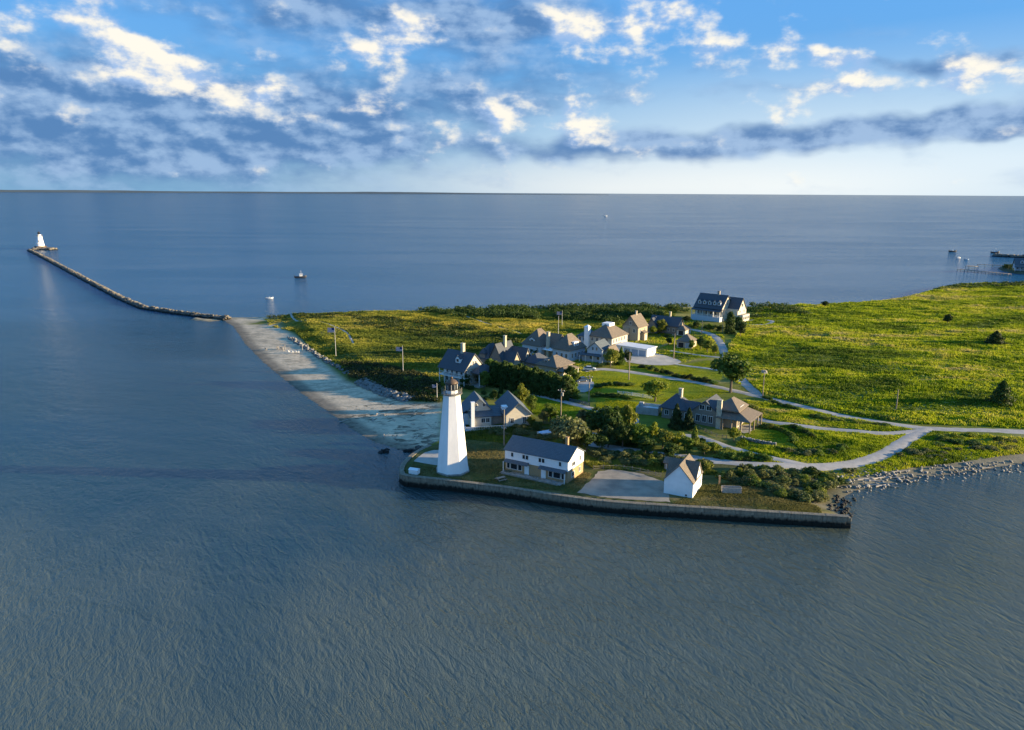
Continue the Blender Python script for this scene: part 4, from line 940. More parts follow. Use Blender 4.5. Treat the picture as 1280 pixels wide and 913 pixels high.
def rubble(name, label, pts, n, half, hmax, size, seed, mat, cat, ground=False, zb=-.6):
    r = np.random.default_rng(seed); s_ = r.uniform(0, 1, n); q, L = along(pts, s_); q2, _ = along(pts, np.clip(s_ + .002, 0, 1)); q1, _ = along(pts, np.clip(s_ - .002, 0, 1))
    d = q2 - q1; d /= np.hypot(d[:, 0], d[:, 1])[:, None] + 1e-9; o_ = r.uniform(-1, 1, n)
    c2 = q + np.stack([-d[:, 1], d[:, 0]], -1) * (o_ * half)[:, None]
    top = hmax * (1 - np.abs(o_) ** 2.2); z = r.uniform(0, 1, n) ** .4 * (top - zb) + zb
    if ground: z = z + gz_v(c2[:, 0], c2[:, 1])
    v, f = rock_cloud(np.concatenate([c2, z[:, None]], 1), r.uniform(size * .6, size * 1.4, n), seed)
    root = thing(name, label, cat, (float(q[:, 0].mean()), float(q[:, 1].mean()), 0)); v = v - np.array(root.location)
    o = link('rubble_stones', fast_mesh('rubble_stones', v, f, mat), root); tag(o, kind='stuff')
    return root
bw = pl([(37, 313.5), (60, 325), (100, 346.5), (150, 373), (180, 386), (230, 393.5), (285, 400)])
br_ = rubble('breakwater', 'long thin rubble breakwater running out to the far lighthouse', bw, 4600, 2.3, 1.7, 1.05, 5, M_rub, 'breakwater')
cmb_ = MB(); q_, L_bw = along(bw, np.linspace(0, 1, 120))
for i in range(120):
    a = q_[max(i - 1, 0)]; b = q_[min(i + 1, 119)]; d = (b - a) / np.hypot(*(b - a)); n = np.array((-d[1], d[0]))
    for (o_, z_) in ((-2.9, -1.5), (-1.2, 1.05), (1.2, 1.05), (2.9, -1.5)): p_ = q_[i] + n * o_; cmb_.v.append((p_[0] - br_.location.x, p_[1] - br_.location.y, z_))
for i in range(119):
    for k in range(3): a = i * 4 + k; cmb_.f.append((a, a + 1, a + 5, a + 4))
part('core', cmb_, M_rub, br_)
# breakwater lighthouse
q = P(51, 311.5, 0); BL = thing('breakwater_lighthouse', 'small far white conical lighthouse on round base at the end of the breakwater', 'lighthouse', (q.x, q.y, 0))
part('caisson', MB().lathe([(5.6, -2), (5.6, 2.6), (6.2, 3.0), (6.2, 3.3)], 20), plain('rusty_caisson', (.20, .11, .05), (.12, .07, .04), .8, .8), BL)
part('tower', MB().lathe([(4.3, 3.302), (3.2, 10.5), (2.7, 14.0), (3.3, 14.1), (3.3, 14.4)], 24), M_white, BL, False)
part('watch_room', MB().lathe([(1.9, 14.402), (1.9, 16.2), (2.4, 16.25), (2.4, 16.45)], 20), M_white, BL)
part('lantern', MB().lathe([(1.3, 16.452), (1.3, 18.3)], 12), M_glass, BL); part('lantern_roof', MB().lathe([(1.6, 18.302), (1.1, 18.9), (.15, 19.5), (.1, 20.2)], 16), M_black, BL)
for (ang, z_) in ((10, 6), (40, 9), (-15, 11.5)):
    a = R(ang - 30); n = Vector((math.sin(a), -math.cos(a), 0)); t = Vector((math.cos(a), math.sin(a), 0)); rr = 4.3 - (z_ - 3.3) * .153
    w_ = part('window', MB().obox(n * (rr - .04) + Vector((0, 0, z_)), t, n, .6, .12, .9), M_trim, BL); part('pane', MB().obox(n * (rr + .06) + Vector((0, 0, z_)), t, n, .42, .06, .72), M_glass, w_)
part('gallery_railing', MB().lathe([(3.25, 15.3), (3.25, 15.4)], 20), M_rail, BL)
for i in range(12): a = 2 * math.pi * i / 12; part('baluster', MB().tube((3.2 * math.sin(a), 3.2 * math.cos(a), 14.4), (3.2 * math.sin(a), 3.2 * math.cos(a), 15.35), .06, n=5), M_rail, BL)
bl2 = pl([(41, 312.5), (52, 312.2), (67, 312.6)]); rubble('rubble_mound', 'dark rock mound round the foot of the far breakwater lighthouse', bl2, 420, 6.5, 1.6, 2.2, 15, M_rub, 'rocks')
# riprap on the beach and small revetments
rubble('riprap_bank', 'pale blue-grey riprap bank along the inner edge of the beach', pl([(452, 474), (468, 482), (490, 491), (512, 498)], 2.0), 520, 2.6, .9, 1.0, 21, M_riprap, 'rocks', True, -.2)
rubble('low_revetment', 'thin line of grey stones between the beach and the dune grass', pl([(362, 419), (385, 434), (405, 446), (425, 458), (437, 465)], 2.0), 260, 1.3, .5, .8, 22, M_riprap, 'rocks', True, -.1)
rubble('wall_end_rocks', 'dark weedy rocks where the beach meets the sea wall', pl([(478, 561), (495, 563), (512, 564), (526, 560)], .6), 130, 1.6, .4, .9, 23, M_rub, 'rocks', True, -.1)
for i, (a, b, n) in enumerate(((430, 452, 24), (470, 540, 30))):
    pass
rubble('shore_rubble', 'band of small pale stones along the right shore', pl([(1050, 612), (1075, 603), (1110, 596), (1160, 591), (1215, 587), (1290, 580)], .8), 260, 4.6, .28, .5, 24, M_riprap, 'rocks', True, -.15)
rubble('corner_stones', 'scattered weedy stones at the right end of the sea wall', pl([(1052, 640), (1052, 630), (1060, 618)], .8), 60, 2.6, .3, .5, 25, M_rub, 'rocks', True, -.1)
# boulders on the right shore
bmeshes = []
for s_ in range(4):
    v, f = rock_cloud(np.array([(0, 0, .25)]), [1.0], 60 + s_); me_ = fast_mesh('boulder', v, f, M_riprap); bmeshes.append(me_)
for i in range(80):
    t = rnd.random() ** .8; bx_ = 1050 + 165 * t; by_ = 607 - 20 * t + rnd.gauss(-3, 5) ; q = G(bx_, by_)
    if q.z < .0: continue
    o = link('boulder', bmeshes[i % 4]); sc_ = rnd.uniform(.3, .8); o.scale = (sc_, sc_, sc_); o.location = (q.x, q.y, q.z - .12 * sc_); o.rotation_euler = (0, 0, rnd.uniform(0, 6))
    tag(o, 'pale grey boulder on the rocky shore right of the sea wall', 'boulder', 'pale boulders on the right shore')
for i in range(11):
    bx_, by_ = rnd.choice([(1085, 600), (1110, 596), (1130, 590), (1180, 590), (1240, 584), (1095, 606)]); q = G(bx_ + rnd.uniform(-14, 14), by_ + rnd.uniform(-3, 3)); L = rnd.uniform(2.5, 6.5); a = rnd.uniform(-.5, .5)
    d = Vector((math.cos(a), math.sin(a), 0)) * L / 2; mb = MB().tube(-d + Vector((0, 0, .12)), d + Vector((0, 0, .2)), .2, .1, 7); tag(part('driftwood_log', mb, M_drift, None), 'bleached driftwood log lying on the rocky right shore', 'driftwood', 'driftwood on the right shore').location = (q.x, q.y, max(q.z, 0) + .02)
for i in range(16):
    q = G(rnd.uniform(425, 535), rnd.uniform(512, 548)); L = rnd.uniform(1.2, 4.0); a = rnd.uniform(0, 3.1); d = Vector((math.cos(a), math.sin(a), 0)) * L / 2
    tag(part('beach_driftwood', MB().tube(-d + Vector((0, 0, .1)), d + Vector((0, 0, .15)), .16, .08, 6), M_drift, None), 'piece of driftwood on the sandy beach left of the lighthouse', 'driftwood', 'driftwood on the beach').location = (q.x, q.y, q.z)

# ------------------------------------------------------------------ poles and flags
def hpx(x, yb, yt):
    """base point and height of an upright seen from pixel yb to yt"""
    q = G(x, yb); D_ = math.hypot(q.x, q.y); d = ray(x, yt); zt = CAM_H + d[2] * D_ / math.hypot(d[0], d[1]); return q, max(.3, zt - q.z)
POLES = [(630, 557, 512, 'bare timber utility pole standing left of the duplex'), (701, 522, 486, 'timber utility pole with crossarm behind the duplex chimney'), (736, 502, 469, 'utility pole with lamp beside the driveway below the white car'),
         (786, 475, 441, 'tall utility pole on the sunny lawn before the white garage'), (842, 449, 417, 'utility pole at the right edge of the gravel yard'), (877, 418, 401, 'short utility pole left of the winding road bend'), (903, 416, 386, 'utility pole before the big dormered house'),
         (1120, 512, 487, 'lone thin pole in the meadow above the road')]
for i, (x, yb, yt, lab) in enumerate(POLES):
    q, h = hpx(x, yb, yt); o = thing('utility_pole', lab, 'pole', q, -30 + 7 * i, 'timber utility poles')
    part('shaft', MB().tube((0, 0, -.3), (0, 0, h), .2, .14, 8), M_wood, o)
    if i in (1, 2, 4, 6):
        part('crossarm', MB().box(-1.1, 1.1, -.08, .08, h - .75, h - .58), M_wood, o)
        for xx in (-.9, -.3, .9): part('insulator', MB().tube((xx, 0, h - .58), (xx, 0, h - .36), .07, n=6), M_trim, o)
    if i in (1, 2): part('transformer', MB().tube((.42, 0, h - 2.1), (.42, 0, h - 1.1), .26, n=10), M_conc, o)
q, h = hpx(953, 498, 466); o = thing('nest_pole', 'pole topped by a pale nest platform at the road junction', 'pole', q, 10)
part('shaft', MB().tube((0, 0, -.3), (0, 0, h), .17, .13, 8), M_wood, o); part('platform', MB().box(-.7, .7, -.7, .7, h, h + .12), M_trim, o)
nv, nf = rock_cloud(np.stack([rng.normal(0, .3, 30), rng.normal(0, .3, 30), h + .2 + rng.uniform(0, .4, 30)], -1), np.full(30, .5), 4); link('nest', fast_mesh('nest', nv, nf, M_drift), o)
M_flag, t_, b_, o__ = new_mat('striped_flag')
tc_ = t_.n('ShaderNodeTexCoord').outputs['Generated']; s3 = t_.n('ShaderNodeSeparateXYZ'); t_.put(s3.inputs[0], tc_)
st_ = t_.math('GREATER_THAN', t_.math('FRACT', t_.math('MULTIPLY', s3.outputs[2], 6.5)), .5)
fc_ = t_.mix(st_, (.45, .03, .04, 1), (.75, .74, .72, 1))
can_ = t_.math('MULTIPLY', t_.math('GREATER_THAN', s3.outputs[0], .6), t_.math('GREATER_THAN', s3.outputs[2], .46))
t_.put(b_.inputs['Base Color'], t_.mix(can_, fc_, (.03, .05, .16, 1))); b_.inputs['Roughness'].default_value = .8
def flagpole(x, yb, yt, lab, flag=True, fw=2.4):
    q, h = hpx(x, yb, yt); o = thing('flagpole', lab, 'flagpole', q, -8)
    part('shaft', MB().tube((0, 0, -.3), (0, 0, h), .11, .06, 8), M_pole, o); part('finial', MB().lathe([(.03, h), (.11, h + .1), (.03, h + .2)], 8), M_pole, o)
    if flag:
        mb = MB(); n = 10
        for i in range(n + 1):
            xx = -fw * i / n; yy = .22 * math.sin(i * .9) * i / n
            for z_ in (h - .25 - .1 * i / n, h - .25 - fw * .62 - .18 * i / n): mb.v += [(xx - .08, yy, z_), (xx - .08, yy + .02, z_)]
        for i in range(n):
            a = i * 4; mb.f += [(a, a + 2, a + 6, a + 4), (a + 1, a + 5, a + 7, a + 3), (a, a + 4, a + 5, a + 1), (a + 2, a + 3, a + 7, a + 6)]
        part('flag', mb, M_flag, o)
    return o
flagpole(420, 446, 409, 'white flagpole with striped flag in dune grass beside the sandy beach', True, 3.0)
flagpole(504, 467, 433, 'white flagpole with striped flag on the grass left of the porch house', True, 2.4)
flagpole(702.5, 408, 389, 'far white flagpole with striped flag before the dark scrub', True, 2.6)
flagpole(697.5, 440, 396, 'bare white pole rising beside the dormered house', False)
flagpole(546.5, 502, 480, 'short pole with small flag just left of the lighthouse lantern', True, 1.5)

# ------------------------------------------------------------------ small things on the point
def simple_at(name, label, cat, x, y, yaw=0): q = G(x, y); return thing(name, label, cat, q, yaw)
o = simple_at('utility_box', 'small white utility box inside the curved sea wall left of the lighthouse', 'box', 518, 592, -20)
part('cabinet', MB().box(-1.1, 1.1, -.7, .7, -.05, 1.05), M_white, o); part('lid', MB().add([(-1.2, -.8, 1.052), (1.2, -.8, 1.052), (1.2, .8, 1.052), (-1.2, .8, 1.052), (-1.1, 0, 1.4), (1.1, 0, 1.4)], [(0, 1, 5, 4), (1, 2, 5), (2, 3, 4, 5), (3, 0, 4), (3, 2, 1, 0)]), M_white, o)
o = simple_at('picnic_table', 'grey weathered picnic table on the lawn before the duplex', 'table', 626, 601, 35)
part('table_top', MB().box(-1.1, 1.1, -.45, .45, .72, .8), M_wood, o)
for s_ in (-1, 1):
    part('bench', MB().box(-1.1, 1.1, s_ * .9 - .18, s_ * .9 + .18, .42, .48), M_wood, o)
    for sy_ in (-1, 1): part('leg', MB().tube((s_ * .8, sy_ * .75, -.05), (s_ * .8, sy_ * .25, .72), .06, n=5), M_wood, o)
    part('crossbar', MB().box(s_ * .8 - .05, s_ * .8 + .05, -1.0, 1.0, .34, .42), M_wood, o)
o = simple_at('timber_crate', 'long pale slatted timber crate on the grass right of the barn', 'crate', 914, 616, -6)
part('floor', MB().box(-1.95, 1.95, -.65, .65, .1, .2), M_drift, o)
for k in range(3):
    for s_ in (-1, 1): part('slat', MB().box(-2.0, 2.0, s_ * .68 - .04, s_ * .68 + .04, .12 + .42 * k, .48 + .42 * k), M_drift, o)
    for s_ in (-1, 1): part('end_slat', MB().box(s_ * 2.05 - .04, s_ * 2.05 + .04, -.63, .63, .12 + .42 * k, .48 + .42 * k), M_drift, o)
for s_ in (-1, 1): part('skid', MB().box(-2, 2, s_ * .5 - .08, s_ * .5 + .08, -.06, .098), M_drift, o)
o = simple_at('marker_post', 'short orange-brown post in the scrub right of the barn', 'post', 899, 606, 0)
part('post', MB().box(-.16, .16, -.16, .16, -.2, 2.0), M_brick, o); part('cap', MB().box(-.22, .22, -.22, .22, 2.002, 2.12), M_wood, o)
def fence(name, label, px, h, mat, gap=1.8, rails=2, z=2.6, pick=0.0):
    pts = [G(a, b) for a, b in px]; o = thing(name, label, 'fence', pts[0]); off = Vector(pts[0]); L = 0; d_ = []
    pp = dens(pts, gap)
    for q in pp:
        g = gz(q.x, q.y); r_ = Vector((q.x, q.y, g)) - off; part('post', MB().box(r_.x - .07, r_.x + .07, r_.y - .07, r_.y + .07, r_.z - .2, r_.z + h), mat, o)
    for a, b in zip(pp[:-1], pp[1:]):
        a = Vector((a.x, a.y, gz(a.x, a.y))) - off; b = Vector((b.x, b.y, gz(b.x, b.y))) - off
        for k in range(rails): zz = Vector((0, 0, h * (k + .7) / rails - .1)); part('rail', MB().tube(a + zz, b + zz, .055, n=4), mat, o)
        if pick:
            n = max(2, int((b - a).length / pick)); mb = MB(); t = (b - a).normalized()
            for i in range(n): c_ = a.lerp(b, (i + .5) / n) + Vector((0, 0, h / 2)); mb.obox(c_, t, Vector((-t.y, t.x, 0)), .05, .02, h / 2 - .05)
            part('pickets', mb, mat, o)
    return o
fence('post_fence', 'weathered post and rail fence along the back of the concrete apron', [(742, 587), (770, 586), (800, 590), (826, 597)], 1.0, M_wood)
fence('picket_fence', 'pale picket fence between the two sunny lawns', [(772, 493), (790, 495), (815, 499)], 1.2, M_trim, 2.2, 2, 2.7, .28)
fence('dark_fence', 'dark slatted fence beside the drive below the hedge end', [(712, 502), (724, 504.5), (737, 508)], 1.1, M_cardark, 1.8, 2, 2.7, .22)
fence('rail_fence', 'tan rail fence right of the white garage', [(818, 437), (828, 434), (838, 430)], 1.0, M_drift)
fence('garden_fence', 'low rail fence along the foot of the shingle porch house', [(868, 534), (882, 540), (896, 546), (908, 548)], .9, M_wood)
gw = thing('garden_wall', 'low curved blue-grey dry stone wall at the lawn edge below the porch', 'wall', G(950, 556)); off = Vector(gw.location)
smesh = []
for s_ in range(3): v, f = rock_cloud(np.array([(0, 0, 0)]), [1.0], 90 + s_); smesh.append(fast_mesh('stone', v, f, M_riprap))
for i, (x, y) in enumerate([(927 + 2.6 * k, 549 + 8.5 * (k / 16) ** .8) for k in range(17)]):
    for lev in range(2):
        q = G(x + rnd.uniform(-.4, .4), y); o = link('stone', smesh[rnd.randrange(3)], gw); o.location = Vector((q.x, q.y, q.z + .2 + .42 * lev)) - off; o.rotation_euler = (0, 0, rnd.uniform(0, 6)); k = rnd.uniform(.6, .85); o.scale = (k, k, k * .8)

# patio umbrella and beach chairs
q = G(587, 525); o = thing('patio_umbrella', 'pale blue patio umbrella on the cottage deck', 'umbrella', (q.x, q.y, q.z))
part('pole', MB().tube((0, 0, -.1), (0, 0, 2.7), .04, n=6), M_pole, o); part('canopy', MB().lathe([(1.7, 2.15), (1.68, 2.2), (.9, 2.55), (.05, 2.75)], 8), M_canvas, o); part('base', MB().lathe([(.4, -.05), (.4, .08), (.1, .15)], 10), M_conc, o)
def beach_chair(x, y, yaw, lab, mat):
    q = G(x, y); o = thing('beach_chair', lab, 'chair', q, yaw, 'chairs set out on the beach')
    part('seat', MB().box(-.35, .35, -.5, .3, .38, .45), mat, o); part('backrest', MB().slab([(-.35, .28, .45), (.35, .28, .45), (.35, .75, 1.25), (-.35, .75, 1.25)], .06), mat, o)
    for sx_ in (-.3, .3):
        for (y0, h) in ((-.42, .38), (.25, .38)): part('leg', MB().box(sx_ - .035, sx_ + .035, y0 - .035, y0 + .035, -.05, h), mat, o)
        part('armrest', MB().box(sx_ * 1.25 - .06, sx_ * 1.25 + .06, -.5, .35, .62, .67), mat, o)
for i, (x, y) in enumerate([(361, 441), (365.5, 441.5), (369.5, 441), (373.5, 442)]): beach_chair(x, y, 150 + 15 * i, 'white wooden chair in the row on the upper beach', M_white)
for i, (x, y) in enumerate([(347, 436.5), (352, 437), (333, 438)]): beach_chair(x, y, 200 - 20 * i, 'brown wooden chair beside the white chairs on the beach', M_drift)
for i, (x, y, yt) in enumerate([(378, 439, 432), (385, 437, 430.5), (356, 437, 432), (354, 438.5, 434), (347, 437.5, 433.5)]):
    q, h = hpx(x, y, yt); tag(part('beach_post', MB().box(-.14, .14, -.14, .14, -.3, h).box(-.2, .2, -.2, .2, h + .002, h + .1), M_drift, None), 'short weathered post standing on the upper beach', 'post', 'posts on the upper beach').location = q

# ------------------------------------------------------------------ vehicles
def car(x, y, yaw, mat, lab):
    q = G(x, y); o = thing('parked_car', lab, 'car', (q.x, q.y, q.z + .1), yaw)
    prof = [(-2.2, .35), (-2.25, .75), (-1.9, .95), (-1.0, 1.02), (1.9, 1.0), (2.2, .85), (2.2, .35)]
    mb = MB(); n = len(prof); mb.v = [(a, s_ * .88, b) for s_ in (-1, 1) for a, b in prof]; mb.f = [tuple(range(n)), tuple(range(n, 2 * n))[::-1]] + [(i, (i + 1) % n, n + (i + 1) % n, n + i) for i in range(n)]
    part('body', mb, mat, o)
    cab = [(-1.2, 1.0), (-.55, 1.5), (1.2, 1.52), (1.85, 1.0)]; mb = MB()
    for s_ in (-1, 1): mb.v += [(a, s_ * (.84 if b < 1.2 else .68), b) for a, b in cab]
    mb.f = [(0, 1, 2, 3), (7, 6, 5, 4), (0, 4, 5, 1), (2, 6, 7, 3), (1, 5, 6, 2)]; part('window', mb, M_glass, o)
    part('roof', MB().box(-.5, 1.15, -.66, .66, 1.522, 1.57), mat, o)
    for s_ in (-1, 1):
        for a in (-1.4, 1.4): w_ = part('wheel', MB().tube((a, s_ * .7, .33), (a, s_ * .92, .33), .33, n=14), M_tyre, o); part('rim', MB().tube((a, s_ * .921, .33), (a, s_ * .94, .33), .19, n=10), M_pole, w_)
        part('headlight', MB().box(-2.27, -2.2, s_ * .65 - .16, s_ * .65 + .16, .62, .78), M_trim, o)
    return o
car(741, 550, 62, M_carblue, 'blue car parked in tree shade on the lower drive')
car(737, 463.5, 170, M_carwhite, 'white car parked at the end of the curving drive')
car(626, 482, 15, M_cardark, 'dark blue car in deep shade left of the tall hedge')
car(727, 477.5, 25, M_cardark, 'dark car on the pale turning patch right of the hedge')
q = G(684, 545); o = thing('covered_boat', 'small boat under pale blue cover behind the duplex', 'boat', (q.x, q.y, q.z), 20)
mb = MB(); st = [(-2.6, .9, .3), (-1.2, 1.05, .2), (.6, 1.0, .2), (2.0, .6, .35), (2.9, .05, .75)]
for (a, b, c_) in st: mb.v += [(a, -b, 1.15), (a, -b * .55, c_), (a, b * .55, c_), (a, b, 1.15)]
for i in range(4):
    for k in range(3): a = i * 4 + k; mb.f.append((a, a + 4, a + 5, a + 1))
mb.f.append((0, 1, 2, 3)); part('hull', mb, M_white, o)
mb = MB()
for (a, b, c_) in st: mb.v += [(a, -b * 1.03, 1.16), (a, 0, 1.75 - .12 * abs(a)), (a, b * 1.03, 1.16)]
for i in range(4):
    for k in range(2): a = i * 3 + k; mb.f.append((a, a + 3, a + 4, a + 1))
part('cover', mb, M_canvas, o)
for s_ in (-1, 1): part('wheel', MB().tube((-.6, s_ * .85, .25), (-.6, s_ * 1.05, .25), .28, n=12), M_tyre, o)
part('trailer_frame', MB().box(-2.2, 3.6, -.1, .1, .1, .22), M_rail, o)

def boat(x, y, L, yaw, lab, hull, cabin=True, mast=False):
    q = P(x, y, 0); o = thing('boat', lab, 'boat', (q.x, q.y, 0), yaw); k = L / 6.0; mb = MB()
    st = [(-3, .95, -.15, .9), (-1, 1.1, -.3, .9), (1, 1.0, -.3, 1.0), (2.3, .6, -.15, 1.2), (3.1, .04, .3, 1.45)]
    for (a, b, c_, d) in st: mb.v += [(a * k, -b * k, d * k), (a * k, -b * .6 * k, c_ * k), (a * k, b * .6 * k, c_ * k), (a * k, b * k, d * k)]
    for i in range(4):
        for j in range(3): a = i * 4 + j; mb.f.append((a, a + 4, a + 5, a + 1))
    mb.f.append((0, 1, 2, 3)); part('hull', mb, hull, o)
    mb2 = MB(); mb2.v = [(a * k, s_ * b * .97 * k, d * k - .12 * k) for (a, b, c_, d) in st for s_ in (-1, 1)]; mb2.f = [(i * 2, i * 2 + 2, i * 2 + 3, i * 2 + 1) for i in range(4)]; part('deck', mb2, M_conc, o)
    if cabin:
        c_ = part('cabin', MB().box(-.6 * k, .9 * k, -.6 * k, .6 * k, .8 * k, 2.1 * k), M_white, o); part('cabin_window', MB().box(-.4 * k, .92 * k, -.62 * k, .62 * k, 1.5 * k, 1.85 * k), M_glass, c_); part('cabin_roof', MB().box(-.9 * k, 1.1 * k, -.7 * k, .7 * k, 2.102 * k, 2.2 * k), M_white, c_)
    else: part('console', MB().box(-.3 * k, .3 * k, -.3 * k, .3 * k, .8 * k, 1.5 * k), M_white, o)
    part('outboard', MB().box(-3.4 * k, -3.02 * k, -.2 * k, .2 * k, .1 * k, 1.3 * k), M_black, o)
    if mast: part('mast', MB().tube((.2 * k, 0, 2.2 * k), (.2 * k, 0, 4.2 * k), .07 * k, n=6), M_pole, o)
    return o
boat(376, 347.5, 8.5, 12, 'dark-hulled workboat with white wheelhouse on open water left of the beach tip', M_hull, True, True)
boat(337, 373.5, 4.5, 5, 'small white skiff near the far side of the sand spit', M_white, False)
boat(1191, 315, 9, 4, 'dark low boat offshore left of the far-right jetty', M_hull, False)
boat(1244, 316.5, 9, -6, 'grey cabin boat beside the tip of the far-right jetty', M_hull, True, True)
boat(1198, 323, 5, 8, 'tiny white boat moored off the right piers', M_white, True)
boat(1208, 325, 4.5, -8, 'tiny grey skiff moored nearest the right piers', M_canvas, False)
boat(757, 270.5, 9, 3, 'tiny pale boat far out near the horizon', M_white, True)

# ------------------------------------------------------------------ far right piers, spit and house
def pier(x0, y0, x1, y1, wd, z, lab):
    a = P(x0, y0, z); b = P(x1, y1, z); d = b - a; L = d.length; o = thing('pier', lab, 'pier', (a.x, a.y, 0), math.degrees(math.atan2(d.y, d.x)))
    n = int(L / 3.0)
    for i in range(n): part('deck_board', MB().box(L * i / n, L * (i + 1) / n - .12, -wd / 2, wd / 2, z - .3, z), M_wood, o)
    for i in range(0, n + 1, 2):
        for s_ in (-1, 1): part('pile', MB().tube((L * i / n, s_ * wd / 2, -2), (L * i / n, s_ * wd / 2, z + .25), .2, n=6), M_wood, o)
    return o
pier(1209, 332.4, 1221, 333.2, 9, 1.8, 'broad dark pier head off the far-right point'); pier(1222, 330.5, 1260, 332.2, 2.4, 1.8, 'thin upper pier linking the pier head to the far-right point')
pier(1199, 336.5, 1262, 342.5, 4.5, 1.4, 'long lower pier reaching left from the far-right point')
rubble('far_jetty', 'short rubble jetty at the far right edge of the photo', pl([(1242, 320.5), (1262, 321.8), (1300, 323), (1340, 323)]), 420, 3.5, 2.0, 2.4, 31, M_rub, 'jetty')
spx = pl([(1247, 336), (1262, 334), (1300, 331), (1420, 330), (1420, 342), (1300, 344), (1262, 341)])
sc_ = spx.mean(0); mb = MB(); sp2 = dens([Vector((a, b, 0)) for a, b in spx] + [Vector((*spx[0], 0))], 12)[:-1]; n = len(sp2)
for (k, z_) in ((1.04, -1), (1.0, .1), (.94, 1.8), (.6, 2.6), (.2, 2.8)):
    for q in sp2: mb.v.append((sc_[0] + (q.x - sc_[0]) * k, sc_[1] + (q.y - sc_[1]) * k, z_))
for k in range(4):
    for i in range(n): mb.f.append((k * n + i, k * n + (i + 1) % n, (k + 1) * n + (i + 1) % n, (k + 1) * n + i))
mb.f.append(tuple(4 * n + i for i in range(n)))
tag(part('terrain', mb, plain('spit_soil', (.09, .085, .05), (.06, .065, .03), .95, .1), None, True), kind='structure')
q = P(1268, 338, 2.2); MH = thing('far_cottage', 'blue-shaded gabled house at the far right edge beyond the cove', 'house', (q.x, q.y, 2.0), -25)
wall_box(MH, 0, 16, 0, 11, 0, 5, M_pale); gable_roof(MH, 0, 16, 0, 11, 5, 5.5, 'x', M_rslate, M_tan, .5); dormer(MH, 5, 1, 5, 6.2, 2.6, 2, 1.2, M_pale, M_rslate); dormer(MH, 11, 1, 5, 6.2, 2.6, 2, 1.2, M_pale, M_rslate); chimney(MH, 8, 5.5, 9.6, 12.6, 1.3, 1.3, M_stone)
windows(MH, 'front', 0, (2, 5, 8, 11, 14), 1.4, 1.4, 1.9); shed_roof(MH, -.5, 16.5, -3, -.02, 3, 3.9, M_rslate, 'front'); posts(MH, [(0, -2.8), (4, -2.8), (8, -2.8), (12, -2.8), (16, -2.8)], -.5, 2.95, .15)

# ------------------------------------------------------------------ vegetation
def leaf_cloud(cen, nrm, size, r, flat=.0):
    """one quad per centre, turned loosely along nrm"""
    n = len(cen); d = nrm + r.normal(0, .75, (n, 3)); d /= np.linalg.norm(d, axis=1)[:, None] + 1e-9
    a = np.cross(d, r.normal(0, 1, (n, 3))); a /= np.linalg.norm(a, axis=1)[:, None] + 1e-9; b = np.cross(d, a)
    s_ = size * r.uniform(.6, 1.35, n); a *= s_[:, None] * .5; b *= (s_ * r.uniform(.6, 1.0, n))[:, None] * .5
    v = np.stack([cen - a - b * .4, cen - a * .1 + b * -1., cen + a + b * .3, cen + a * .1 + b], 1)
    return v.reshape(-1, 3), np.arange(n * 4).reshape(n, 4)
def lumps_to_leaves(lc, lr, per, size, r, sq=1.0):
    """leaves on the shells of ellipsoid lumps"""
    n = len(lc) * per; d = r.normal(0, 1, (n, 3)); d[:, 2] = np.abs(d[:, 2]) * .9 - .25; d /= np.linalg.norm(d, axis=1)[:, None]
    c_ = np.repeat(lc, per, 0) + d * np.repeat(lr, per, 0) * (r.uniform(.55, 1.05, n) ** .6)[:, None]
    return leaf_cloud(c_, d, size, r)
def crown_round(seed, nl=26, per=85, size=.085, z0=.28, wide=1.0):
    r = np.random.default_rng(seed); c_ = []; rad = []
    for i in range(nl):
        u = r.normal(0, 1, 3); u /= np.linalg.norm(u); u[2] = u[2] * .8 + .1; k = r.uniform(.3, .95)
        h = (1 - z0) / 2; c_.append((u[0] * .33 * k * wide, u[1] * .33 * k * wide, z0 + h + u[2] * h * .86 * k)); s_ = r.uniform(.12, .22); rad.append((s_, s_, s_ * .85))
    return lumps_to_leaves(np.array(c_), np.array(rad), per, size, r)
def crown_cone(seed, n=2100, size=.085, z0=.04, p_=.8):
    r = np.random.default_rng(seed); z = z0 + (1 - z0) * r.uniform(0, 1, n) ** 1.25; th = r.uniform(0, 6.283, n)
    lump = 1 + .22 * np.sin(th * 3 + z * 17 + seed) + .15 * np.sin(th * 5 - z * 31)
    rr = .46 * (1 - (z - z0) / (1 - z0)) ** p_ * lump * r.uniform(.55, 1.05, n) + .02
    c_ = np.stack([rr * np.cos(th), rr * np.sin(th), z], -1); return leaf_cloud(c_, np.stack([np.cos(th), np.sin(th), np.full(n, .5)], -1), size, r)
def crown_shrub(seed, nl=16, per=70, size=.10):
    r = np.random.default_rng(seed); c_ = []; rad = []
    for i in range(nl):
        a = r.uniform(0, 6.28); k = r.uniform(0, 1) ** .6; s_ = r.uniform(.14, .24); c_.append((math.cos(a) * .32 * k, math.sin(a) * .32 * k, .1 + r.uniform(.1, .62) * (1 - k * .55))); rad.append((s_, s_, s_ * 1.1))
    return lumps_to_leaves(np.array(c_), np.array(rad), per, size, r)
